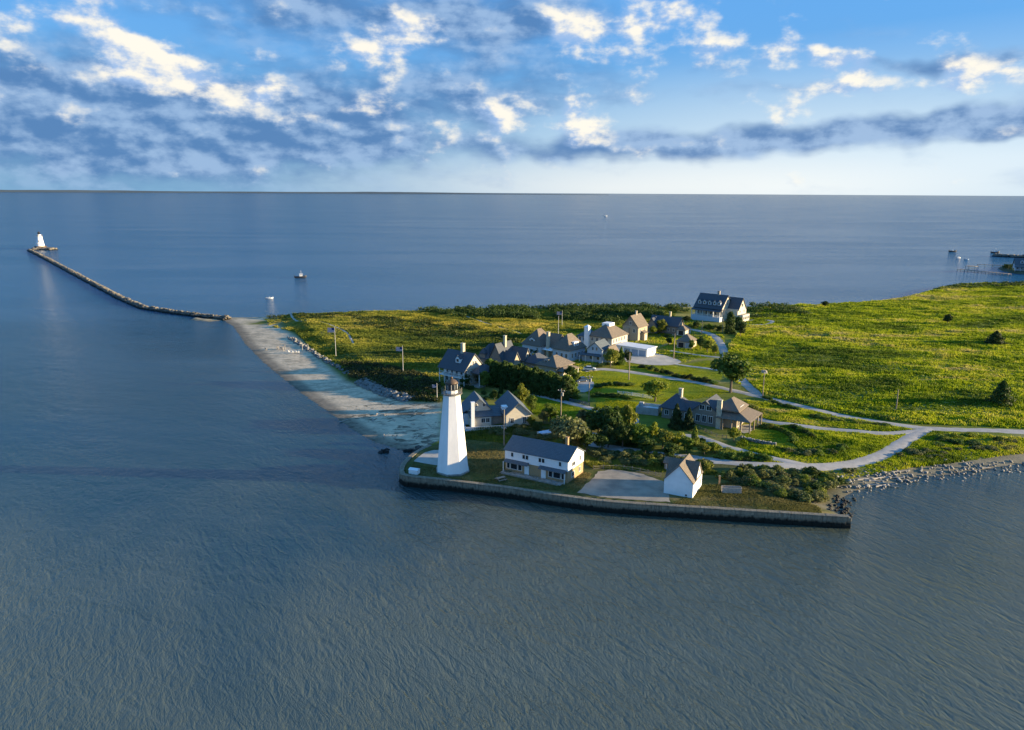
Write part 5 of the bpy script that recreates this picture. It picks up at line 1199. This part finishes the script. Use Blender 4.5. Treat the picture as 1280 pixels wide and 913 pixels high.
CR = {'round': [fast_mesh('crown', *crown_round(100 + i, 30, 85, .085, .03), M_leaf) for i in range(5)],
      'tall': [fast_mesh('crown', *crown_round(150 + i, 32, 95, .08, .12), M_leaf) for i in range(2)],
      'open': [fast_mesh('crown', *crown_round(140 + i, 34, 95, .075, .16, 1.2), M_leaf) for i in range(3)],
      'cone': [fast_mesh('crown', *crown_cone(120 + i), M_leaf) for i in range(3)],
      'column': [fast_mesh('crown', *crown_cone(130 + i, 2600, .08, .02, .38), M_leaf) for i in range(4)],
      'shrub': [fast_mesh('foliage', *crown_shrub(160 + i), M_leaf) for i in range(6)]}
M_bark = plain('bark', (.14, .115, .09), (.09, .075, .06), .9, 4, .4)
def trunk_mesh(seed, top=.55):
    r = random.Random(seed); mb = MB(); mb.tube((0, 0, -.04), (.01, .0, top * .6), .035, .024, 7)
    for k in range(5):
        a = k * 1.3 + r.random(); s_ = r.uniform(.15, .28); z0 = top * r.uniform(.35, .6)
        mb.tube((.005, 0, z0), (math.cos(a) * s_, math.sin(a) * s_, z0 + r.uniform(.15, .32)), .017, .007, 5)
    mb.tube((.01, 0, top * .6 - .01), (0, .02, top + .2), .022, .006, 6)
    return mb.mesh('trunk', M_bark)
TR = [trunk_mesh(i) for i in range(3)]
DK, MD, YG, GG, CD, OL = (.050, .082, .017), (.095, .145, .020), (.20, .23, .022), (.13, .14, .052), (.038, .060, .017), (.155, .178, .026)
vcount = 0
ORD = ['first', 'second', 'third', 'fourth', 'fifth', 'sixth', 'seventh', 'eighth', 'ninth', 'tenth', 'eleventh', 'twelfth', 'thirteenth', 'fourteenth', 'fifteenth', 'sixteenth', 'seventeenth', 'eighteenth']
def jitter(c_, k=.18): f = 1 + rnd.uniform(-k, k); return (c_[0] * f * rnd.uniform(.92, 1.08), c_[1] * f, c_[2] * f * rnd.uniform(.85, 1.15), 1)
def tree_at(q, h, wd, kind, colr, label, group=None, name=None):
    global vcount; vcount += 1
    o = thing(name or {'cone': 'cedar_tree', 'column': 'hedge_tree'}.get(kind, 'leafy_tree'), label, 'tree', q, 0, group)
    o.rotation_euler = (0, 0, rnd.uniform(0, 6.28)); o.scale = (wd, wd, h)
    link('trunk', TR[vcount % 3], o); c_ = link('crown', CR[kind][vcount % len(CR[kind])], o); c_.color = jitter(colr, .1); return o
def tree(x, yb, yt, wpx, kind, colr, label, group=None, name=None):
    q, h = hpx(x, yb, yt); m_ = (Vector(q) - Vector((0, 0, CAM_H))).length / FPX
    return tree_at(q, h, wpx * m_, kind, colr, label, group, name)
def shrub_at(q, h, wd, colr, label, group):
    global vcount; vcount += 1
    o = link('shrub', CR['shrub'][vcount % 6]); o.location = (q[0], q[1], q[2] - .08 * h); o.rotation_euler = (0, 0, rnd.uniform(0, 6.28)); o.scale = (wd * rnd.uniform(.85, 1.2), wd, h); o.color = jitter(colr, .25); return tag(o, label, 'shrub', group)
def shrub(x, yb, yt, wpx, colr, label, group):
    q, h = hpx(x, yb, yt); m_ = (Vector(q) - Vector((0, 0, CAM_H))).length / FPX; return shrub_at(q, h, wpx * m_, colr, label, group)

tree(913, 491, 439, 52, 'open', MD, 'big spreading tree with pale trunk beside the upper road fork')
tree(819, 502, 473, 38, 'tall', YG, 'rounded sunny tree on the lawn left of the shingle porch house roof')
tree(763, 459, 434, 24, 'round', OL, 'round yellow-green tree right of the carriage house')
tree(776, 456, 434, 12, 'cone', MD, 'narrow cedar between the round tree and the white garage'); tree(785, 456, 437, 13, 'round', CD, 'small dark tree before the white garage doors')
tree(845, 536, 505, 19, 'cone', CD, 'left of the two dark cedars before the shingle porch house'); tree(860.5, 537, 510, 17, 'cone', CD, 'right of the two dark cedars before the shingle porch house')
tree(868, 557, 533, 13, 'cone', OL, 'small pointed yellow-green conifer below the two dark cedars')
tree(710, 563, 520, 54, 'open', GG, 'grey-green spreading tree behind the duplex roof'); tree(733, 564, 535, 26, 'round', DK, 'dark bushy tree at the duplex gable corner')
for (x, yb, yt, wp, c_, lab) in ((748, 545, 510, 40, DK, 'dark tree over the blue car'), (766, 553, 507, 38, DK, 'broad dark tree right of the blue car'), (785, 548, 503, 28, OL, 'tall olive tree at the right end of the dark grove'), (730, 532, 511, 24, GG, 'grey-green tree at the left end of the dark grove')): tree(x, yb, yt, wp, 'round', c_, lab)
for (x, yb, yt, wp, c_, lab) in ((652, 511, 480, 22, OL, 'sunlit yellowish tree behind the cottage'), (664, 517, 493, 18, MD, 'green tree right of the cottage roof ridge'), (688, 528, 502, 26, MD, 'bushy tree on the strip left of the crossarm pole'), (679, 530, 512, 16, GG, 'small grey tree near the covered boat'), (605, 487, 462, 18, MD, 'tree at the right corner of the porch house'), (594, 480, 466, 24, GG, 'grey-green tree before the porch house gable'), (582, 484, 468, 16, DK, 'dark tree just right of the lighthouse lantern')): tree(x, yb, yt, wp, 'round', c_, lab)
tree(637, 495, 478, 9, 'cone', DK, 'slim dark conifer behind the cottage ridge'); tree(626, 492, 480, 7, 'cone', DK, 'smaller slim conifer left of the cottage ridge')
for i in range(17):
    t = i / 16; x = 612 + 102 * t; yb = 478 + 19 * t + (3 if i % 2 else 0); top = 449 + 24 * t + (i % 3) * 1.5 - 3 * math.sin(t * 3.1)
    tree(x, yb, top, 22, 'column', DK if i % 4 else MD, ORD[i] + ' tree from the left in the tall dark hedge row along the drive', 'tall hedge trees along the drive')
for i, (x, yb, yt) in enumerate(((690, 462, 450), (700, 470, 452), (712, 474, 452), (718, 478, 458), (708, 482, 463))): tree(x, yb, yt + 4, 17, 'round', (MD, OL, DK, MD, YG)[i], 'bushy tree at the right end of the hedge, ' + ORD[(0, 1, 3, 4, 2)[i]] + ' from the left', 'bushy trees at the hedge end')
for i, (x, yb, yt, wp) in enumerate(((800, 560, 530, 30), (815, 556, 527, 24), (828, 562, 535, 30), (806, 568, 545, 30), (846, 560, 540, 26), (858, 566, 545, 24), (880, 568, 553, 22), (893, 566, 553, 20), (838, 572, 552, 26))):
    tree(x, yb, yt, wp, 'round', (MD, YG, OL, DK, YG, MD, OL, YG, DK)[i], 'leafy tree in the clump between the two lower drives, ' + ORD[sorted(range(9), key=lambda k: (800, 815, 828, 806, 846, 858, 880, 893, 838)[k]).index(i)] + ' from the left', 'clump between the lower drives')
tree(917, 552, 533, 18, 'round', YG, 'round sunny bush-tree at the porch corner of the shingle house'); tree(942, 520, 506, 28, 'open', OL, 'low spreading bush right of the shingle house roof')
tree(1184, 406, 391, 13, 'round', CD, 'lone dark round tree high in the meadow'); tree(1244, 430, 414, 22, 'cone', CD, 'lone dark low tree in the upper right meadow'); tree(1251, 505, 476, 26, 'cone', DK, 'largest lone dark cedar in the right meadow'); tree(1031, 384, 376, 10, 'round', CD, 'small dark tree on the skyline edge of the meadow')
tree(925, 421, 401, 16, 'round', CD, 'dark tree beside the big dormered house'); tree(912, 417, 390, 14, 'column', DK, 'tall slim dark tree before the big dormered house gable'); tree(921, 413, 394, 14, 'round', DK, 'dark tree close against the big dormered house')
for i, (x, yb, yt, wp) in enumerate(((826, 418, 398, 18), (816, 419, 407, 12), (838, 417, 404, 10), (876, 437, 420, 16), (884, 441, 424, 16), (864, 438, 424, 9), (900, 415, 406, 11), (887, 414, 404, 10), (870, 410, 401, 12), (858, 404, 394, 12), (894, 444, 430, 12))):
    tree(x, yb, yt, wp, 'round', (OL, YG, MD, DK, OL, MD, DK, MD, DK, CD, OL)[i], 'small garden tree left of the winding road, ' + ORD[sorted(range(11), key=lambda k: (826, 816, 838, 876, 884, 864, 900, 887, 870, 858, 894)[k]).index(i)] + ' from the left', 'garden trees by the winding road')
for i, (x, yb, yt, wp) in enumerate(((672, 446, 434, 16), (684, 442, 432, 14), (640, 452, 441, 14), (652, 448, 438, 12), (722, 442, 432, 10), (660, 441, 434, 12))): tree(x, yb, yt, wp, 'round', DK, 'dark tree between the hipped houses, ' + ORD[sorted(range(6), key=lambda k: (672, 684, 640, 652, 722, 660)[k]).index(i)] + ' from the left', 'trees between the hipped houses')
for i, (x, yb, yt, wp) in enumerate(((755, 535, 508, 30), (775, 538, 506, 28), (742, 538, 512, 26), (760, 560, 530, 30), (778, 560, 528, 30), (792, 556, 528, 26), (722, 560, 540, 22), (752, 562, 540, 26))):
    tree(x, yb, yt, wp, 'round', (DK, DK, MD, CD, DK, OL, GG, DK)[i], 'dark leafy tree in the grove right of the duplex, ' + ORD[sorted(range(8), key=lambda k: (755, 775, 742, 760, 778, 792, 722, 752)[k]).index(i)] + ' from the left', 'dark grove right of the duplex')
VT = ((612, 464, 450, 13), (630, 458, 446, 12), (649, 457, 445, 13), (668, 452, 441, 12), (706, 450, 440, 12), (718, 449, 437, 12), (729, 441, 431, 9), (766, 428, 417, 11), (806, 421, 411, 10), (716, 466, 452, 14), (836, 431, 421, 10), (564, 486, 474, 12), (618, 500, 487, 11), (650, 530, 514, 16), (672, 541, 526, 18), (664, 534, 520, 15))
for i, (x, yb, yt, wp) in enumerate(VT):
    tree(x, yb, yt, wp, 'round', (DK, MD, DK, OL, DK, GG)[i % 6], 'small village tree, ' + ORD[sorted(range(len(VT)), key=lambda k: VT[k][0]).index(i)] + ' from the left among the houses', 'small village trees')
# shrubs in rows and clumps
def shrub_row(px, n, hm, wm, colr, label, group, jx=1.5, jy=1.0):
    pts = np.array(px, float)
    for i in range(n):
        q2, _ = along(pts, np.array([(i + .5) / n])); x, y = q2[0]; x += rnd.uniform(-jx, jx); y += rnd.uniform(-jy, jy); q = G(x, y); h = hm * rnd.uniform(.75, 1.3); shrub_at(q, h, wm * rnd.uniform(.8, 1.3), rnd.choice(colr), ORD[i] + ' from its left end, ' + label, group)
shrub_row([(800, 458), (835, 468), (870, 476), (895, 480)], 16, 1.9, 3.2, [DK, MD, CD], 'dark shrub in the row above the curving drive', 'shrub row above the curving drive')
shrub_row([(745, 484), (772, 481), (790, 482)], 7, 1.7, 3.4, [DK, MD, OL], 'shrub in the row across the sunny lawn', 'shrub row on the sunny lawn')
shrub_row([(738, 497), (760, 495), (790, 499)], 7, 2.0, 3.2, [DK, MD], 'shrub along the pale picket fence', 'shrubs by the picket fence')
shrub_row([(953, 535), (968, 536), (982, 541), (993, 549), (990, 555)], 12, 1.6, 2.6, [MD, OL], 'clipped shrub of the curved lower lawn hedge', 'curved hedge of the lower lawn', .5, .4)
shrub_row([(988, 534), (1005, 541), (1015, 549)], 9, 1.7, 2.6, [MD, DK], 'shrub of the outer curved hedge', 'outer curved hedge', .5, .4)
shrub_row([(955, 498), (975, 507), (1000, 514)], 10, 1.3, 2.6, [MD, DK], 'low shrub along the lower edge of the upper road', 'shrubs below the upper road', 1, .5)
shrub_row([(900, 572), (920, 574), (945, 574), (958, 576)], 12, 2.2, 3.4, [MD, OL, DK], 'shrub between the lower drive branches', 'shrubs between the drive branches')
shrub_row([(1010, 521), (1060, 527), (1110, 534)], 16, 1.2, 3.0, [MD, OL, YG], 'green shrub on the wedge between two roads', 'shrubs on the road wedge', 3, 2)
shrub_row([(970, 560), (1000, 567), (1040, 566), (1060, 560)], 16, 1.5, 3.0, [GG, MD, DK], 'rough shrub on the bank above the lower road bend', 'shrubs above the lower road bend', 6, 4)
MASS = {'rough strip behind the duplex': ['rough_scrub', [], None, 'grey-brown rough scrub on the strip behind the duplex'], 'shrubs at the apron corner': ['apron_scrub', [], None, 'scrub by the duplex gable and the apron corner'], 'undergrowth of the grove': ['undergrowth', [], None, 'dark undergrowth at the foot of the grove'],
        'upper garden shrubs': ['garden_scrub', [], None, 'mixed garden bushes among the upper houses'], 'shrubs above the boulders': ['bank_scrub', [], None, 'low scrub along the grassy bank above the boulders']}
for (n, poly, cs, lab, grp, hm, wm) in (
    (78, [(905, 590), (960, 585), (1030, 590), (1060, 598), (1052, 612), (1040, 632), (985, 624), (930, 606), (905, 602)], [GG, GG, OL, DK], 'grey-green coastal shrub in the thicket behind the sea wall end', 'thicket behind the sea wall end', 2.1, 3.3),
    (56, [(770, 568), (830, 572), (900, 578), (890, 590), (840, 584), (790, 582)], [GG, OL, DK], 'coastal shrub in the thicket behind the barn', 'thicket behind the barn', 2.2, 3.4),
    (44, [(600, 545), (640, 530), (700, 540), (735, 560), (700, 556), (640, 545)], [GG, GG, OL], 'grey-brown shrub in the rough strip behind the duplex', 'rough strip behind the duplex', 1.6, 3.0),
    (30, [(1010, 590), (1060, 578), (1130, 566), (1200, 560), (1270, 552), (1270, 562), (1180, 574), (1100, 585), (1050, 592)], [GG, OL, MD], 'low shrub along the grassy bank above the boulders', 'shrubs above the boulders', 1.2, 3.0),
    (22, [(735, 563), (770, 566), (800, 575), (780, 584), (745, 578)], [GG, DK, OL], 'shrub by the duplex gable and apron corner', 'shrubs at the apron corner', 1.8, 3.0),
    (14, [(560, 478), (600, 486), (640, 505), (655, 520), (600, 500)], [DK, MD, GG], 'garden shrub round the cottage and porch house', 'cottage garden shrubs', 1.6, 2.6),
    (24, [(730, 460), (735, 445), (715, 445), (720, 430), (760, 430), (800, 425), (850, 410), (840, 420), (770, 462)], [DK, MD, OL], 'garden shrub among the upper houses', 'upper garden shrubs', 1.6, 3.0),
    (14, [(855, 408), (880, 406), (905, 410), (900, 414), (860, 413)], [DK, MD], 'dark shrub below the porch of the big dormered house', 'shrubs below the big porch', 1.8, 3.4),
    (18, [(1150, 558), (1180, 545), (1230, 545), (1270, 552), (1220, 556)], [YG, MD, DK], 'bright green shrub right of the road junction', 'shrubs right of the junction', 1.5, 3.4),
    (20, [(735, 545), (760, 548), (800, 556), (795, 570), (750, 562)], [DK, CD, MD], 'dark undergrowth shrub at the foot of the grove', 'undergrowth of the grove', 2.2, 3.6),
    (12, [(870, 548), (900, 560), (930, 568), (915, 570), (880, 560)], [OL, MD, YG], 'sunny shrub on the slope under the garden fence', 'shrubs under the garden fence', 1.4, 2.8)):
    pp = np.array(poly, float); k = 0; tries = 0
    while k < n and tries < 4000:
        tries += 1; x = rnd.uniform(pp[:, 0].min(), pp[:, 0].max()); y = rnd.uniform(pp[:, 1].min(), pp[:, 1].max())
        if not inside(np.array([x]), np.array([y]), pp)[0]: continue
        q = G(x, y)
        if near_road(np.array([q.x]), np.array([q.y]), 1.0)[0] or q.z < .5: continue
        if grp in MASS: MASS[grp][1].append((q.x, q.y, q.z, hm * rnd.uniform(.6, 1.35), wm * rnd.uniform(.7, 1.3))); MASS[grp][2] = cs[0]; k += 1; continue
        shrub_at(q, hm * rnd.uniform(.6, 1.35), wm * rnd.uniform(.7, 1.3), rnd.choice(cs), lab, grp); k += 1
for grp, (nm_, lst, c0, lab) in MASS.items():
    r6 = np.random.default_rng(len(lst) * 7 + 1); a_ = np.array(lst); V6 = []; F6 = []; o6 = 0
    for (x, y, z, h, wd_) in lst:
        v, f = crown_shrub(int(r6.integers(0, 9999)), 12, 46, .12); ang = r6.uniform(0, 6.28); cs_, sn_ = math.cos(ang), math.sin(ang)
        vv = np.stack([(v[:, 0] * cs_ - v[:, 1] * sn_) * wd_ + x, (v[:, 0] * sn_ + v[:, 1] * cs_) * wd_ + y, v[:, 2] * h + z - .08 * h], -1); V6.append(vv); F6.append(f + o6); o6 += len(vv)
    o = link(nm_, fast_mesh(nm_, np.concatenate(V6), np.concatenate(F6), M_leaf)); o.color = (*c0, 1); tag(o, lab, 'scrub', None, 'stuff')
# far scrub belt along the sound: one mass
def rand_in(px, n, z=2.8, seed=0):
    poly = pl(px, z); r = np.random.default_rng(seed); o = []
    while len(o) < n:
        x = r.uniform(poly[:, 0].min(), poly[:, 0].max(), n * 3); y = r.uniform(poly[:, 1].min(), poly[:, 1].max(), n * 3); m = inside(x, y, poly); o += list(zip(x[m], y[m]))
    return np.array(o[:n])
def scrub(name, label, px, n, hm, rad, colr, seed, per=34, leaf=.75):
    r = np.random.default_rng(seed); q = rand_in(px, n, 2.8, seed)
    k = fbm(q[:, 0], q[:, 1], .06, 3, seed); q = q[(k > .36) & ~near_road(q[:, 0], q[:, 1], 2.0)]; n = len(q); s_ = r.uniform(.6, 1.3, n); h = hm * r.uniform(.55, 1.25, n)
    c_ = np.stack([q[:, 0], q[:, 1], gz_v(q[:, 0], q[:, 1]) + h * .45], -1); v, f = lumps_to_leaves(c_, np.stack([rad * s_, rad * s_, h * .6], -1), per, leaf, r)
    o = link(name, fast_mesh(name, v, f, M_leaf)); o.color = (*colr, 1); return tag(o, label, 'scrub', None, 'stuff')
scrub('far_scrub', 'dense dark scrub belt along the far shore', [(520, 386), (700, 383.2), (860, 381.8), (862, 396), (800, 402), (720, 405), (690, 400), (620, 398), (560, 396)], 1500, 2.6, 2.3, DK, 301)
scrub('far_scrub', 'dark scrub right of the big dormered house along the shore', [(935, 380.8), (1010, 379.5), (1016, 392), (985, 398), (945, 402), (938, 396)], 260, 2.4, 2.2, DK, 302)
scrub('dune_scrub', 'dark bushes on the dune ridge left of the houses', [(330, 393), (430, 391), (470, 396), (560, 402), (640, 415), (655, 430), (600, 425), (520, 418), (440, 405), (370, 400)], 420, 1.3, 1.9, (.045, .062, .016), 303, 26, .6)
scrub('beach_scrub', 'low dark thicket between beach riprap and the porch house', [(425, 448), (450, 450), (520, 465), (548, 478), (548, 500), (515, 495), (475, 482), (440, 466)], 620, 1.3, 1.5, (.050, .055, .022), 304, 26, .5)
scrub('shore_scrub', 'dark low bushes along the far right shoreline', [(1180, 356), (1240, 353.5), (1290, 352.5), (1290, 357), (1220, 360), (1170, 362.5)], 150, 1.6, 2.2, DK, 305)
r5 = np.random.default_rng(77); q5 = rand_in([(1250, 336), (1300, 332), (1400, 331), (1400, 341), (1300, 342), (1256, 339.5)], 260, 1.5, 306); keep5 = np.hypot(q5[:, 0] - MH.location.x - 6, q5[:, 1] - MH.location.y) > 13; q5 = q5[keep5]
v, f = lumps_to_leaves(np.concatenate([q5, np.full((len(q5), 1), 3.2)], 1), np.tile(np.array((3.0, 3.0, 2.4)), (len(q5), 1)), 30, 1.4, r5); o = link('spit_scrub', fast_mesh('spit_scrub', v, f, M_leaf)); o.color = (*CD, 1); tag(o, 'dark trees and scrub round the far right house', 'scrub', None, 'stuff')

scrub('meadow_bushes', 'low green bushes scattered through the right meadow grass', [(925, 470), (930, 420), (1000, 395), (1150, 375), (1290, 362), (1290, 528), (1140, 522), (1000, 500)], 520, .95, 1.5, (.14, .19, .018), 309, 22, .5)
scrub('road_hedge', 'low dark hedge line along the upper road', [(955, 489), (985, 497), (1060, 513), (1125, 524), (1125, 527), (1060, 517), (985, 502)], 260, .9, 1.1, MD, 310, 22, .45)
M_lawn = tuft_mat('lawn_grass', [(.3, (.17, .235, .008)), (.5, (.27, .31, .010)), (.7, (.36, .36, .015)), (.85, (.40, .36, .04))])
# meadow grass: tufts of blades, one mass per stand
def tufts(name, label, px, n, hgt_, wd, mat, seed, avoid=None, clump=.05, blades=4, thr=0.0):
    r = np.random.default_rng(seed); q = rand_in(px, n, 2.9, seed); k = fbm(q[:, 0], q[:, 1] * 1.5, clump, 4, seed + 3); k2 = fbm(q[:, 0] * .7, q[:, 1] * 1.4, .17, 4, seed + 9)
    m = ~near_road(q[:, 0], q[:, 1], .0) & (gz_v(q[:, 0], q[:, 1]) > .8) & (k > thr)
    if avoid is not None:
        for a in avoid: m &= ~inside(q[:, 0], q[:, 1], pl(a, 2.8))
    q, k, k2 = q[m], k[m], k2[m]; n = len(q); h = hgt_ * (.25 + 2.4 * np.clip(k2 - .3, 0, 1)) * r.uniform(.6, 1.3, n) * (.5 + k)
    z = gz_v(q[:, 0], q[:, 1]); V_ = []
    for b in range(blades):
        a = r.uniform(0, 6.283, n); o_ = r.uniform(0, wd * .4, n); cx = q[:, 0] + np.cos(a) * o_; cy = q[:, 1] + np.sin(a) * o_; t = a + r.uniform(1.2, 1.9, n); w2 = wd * r.uniform(.4, .8, n) * .5; ln = r.uniform(.1, .55, n) * h
        V_.append(np.stack([np.stack([cx - np.cos(t) * w2, cy - np.sin(t) * w2, z - .05], -1), np.stack([cx + np.cos(t) * w2, cy + np.sin(t) * w2, z - .05], -1), np.stack([cx + np.cos(a) * ln, cy + np.sin(a) * ln, z + h * r.uniform(.7, 1.1, n)], -1)], 1))
    V_ = np.concatenate(V_, 0).reshape(-1, 3); F_t = np.arange(len(V_)).reshape(-1, 3)
    return tag(link(name, fast_mesh(name, V_, F_t, mat)), label, 'grass', None, 'stuff')
lawns = [[(745, 464), (860, 476), (915, 489), (860, 500), (800, 500), (745, 490)]]
tufts('meadow_grass', 'tall yellow-green meadow grass filling the right field', [(905, 470), (912, 430), (930, 410), (940, 395), (960, 381.5), (1040, 378.2), (1100, 374), (1142, 367), (1168, 360), (1210, 354), (1300, 352), (1420, 349.5), (1420, 545), (1280, 534), (1140, 528), (1050, 516), (960, 495)], 170000, .85, 1.0, M_meadow, 401)
tufts('roadside_grass', 'rough sunlit grass on the wedges between the roads', [(930, 500), (1000, 510), (1120, 533), (1200, 540), (1290, 545), (1290, 566), (1180, 578), (1080, 592), (1000, 590), (900, 575), (930, 545), (1000, 560)], 30000, .6, .6, M_meadow, 402, [[(930, 540), (980, 533), (1000, 548), (985, 560), (935, 555)]])
tufts('dune_grass', 'olive and gold dune grass between beach and houses', [(345, 392), (540, 386), (700, 383.5), (850, 382), (840, 400), (720, 412), (650, 430), (560, 470), (550, 500), (510, 494), (450, 470), (400, 440), (370, 412)], 75000, .75, .8, M_dune, 403)
M_gold = tuft_mat('golden_grass', [(.25, (.22, .22, .03)), (.45, (.40, .35, .045)), (.65, (.52, .42, .07)), (.85, (.56, .46, .13))])
tufts('golden_grass', 'golden strip of dry grass before the far scrub', [(470, 396), (540, 391), (575, 391), (640, 399), (700, 401), (665, 410), (640, 415), (560, 408)], 16000, .8, .9, M_gold, 409)
tufts('spit_grass', 'sparse beach grass on the sand spit at the breakwater root', [(262, 397.5), (345, 393), (372, 412), (345, 405), (300, 401)], 2600, .6, .6, M_dune, 404, None, .09, 4, .45)
M_point = tuft_mat('dry_point_grass', [(.25, (.10, .11, .03)), (.45, (.16, .15, .05)), (.65, (.24, .20, .08)), (.85, (.30, .24, .11))])
tufts('shore_grass', 'rough marsh grass along the stony right shore', [(1045, 606), (1090, 594), (1150, 586), (1220, 581), (1290, 574), (1290, 582), (1220, 588), (1150, 594), (1090, 603), (1055, 614)], 7000, .55, .6, M_dune, 410, None, .12, 4, .42)
tufts('point_grass', 'coarse lawn grass round the lighthouse and duplex', [(508, 592), (520, 570), (550, 556), (632, 545), (700, 575), (740, 590), (722, 614), (640, 606), (540, 597)], 16000, .22, .35, M_point, 405, [[(517, 577), (531, 566), (551, 563), (551, 577), (546, 582)]])
tufts('wall_grass', 'coarse grass between the thicket and the sea wall end', [(838, 629), (880, 605), (920, 600), (1035, 625), (1055, 643), (960, 637)], 9000, .25, .35, M_point, 406)
tufts('strip_grass', 'rough grass behind the duplex and along the lower drive', [(560, 545), (632, 522), (700, 532), (740, 562), (800, 572), (880, 580), (900, 592), (830, 588), (740, 583), (700, 560)], 15000, .5, .5, M_dune, 407)
tufts('garden_grass', 'longer grass round the upper gardens', [(640, 445), (720, 405), (860, 398), (905, 420), (905, 440), (850, 452), (760, 445), (720, 470)], 16000, .45, .6, M_meadow, 408)

LAWN_PX = [[(700, 466), (745, 463), (800, 467), (860, 476), (915, 489), (860, 500), (800, 500), (740, 495)], [(745, 497), (800, 503), (850, 505), (830, 518), (745, 512)], [(655, 488), (745, 512), (735, 530), (690, 528), (655, 510)],
           [(770, 447), (850, 457), (905, 466), (900, 474), (830, 466), (770, 460)], [(815, 428), (850, 420), (900, 440), (880, 448), (830, 440)], [(930, 540), (980, 533), (1000, 548), (985, 560), (935, 555)], [(846, 455), (885, 450), (905, 455), (905, 463), (860, 458)]]
for px_, n_, lab_ in zip(LAWN_PX, (22000, 9000, 9000, 8000, 8000, 5000, 4000), ('mown grass of the long lawn below the curving drive', 'mown grass of the lawn left of the shingle porch house', 'mown grass of the shady lawn behind the cottage', 'mown grass between gravel yard and curving drive', 'mown grass by the hipped garage', 'mown grass of the small curved lower lawn', 'mown grass right of the gravel yard')):
    tufts('lawn_grass', lab_, px_, n_, .16, .3, M_lawn, 500 + n_, None, .05, 3)
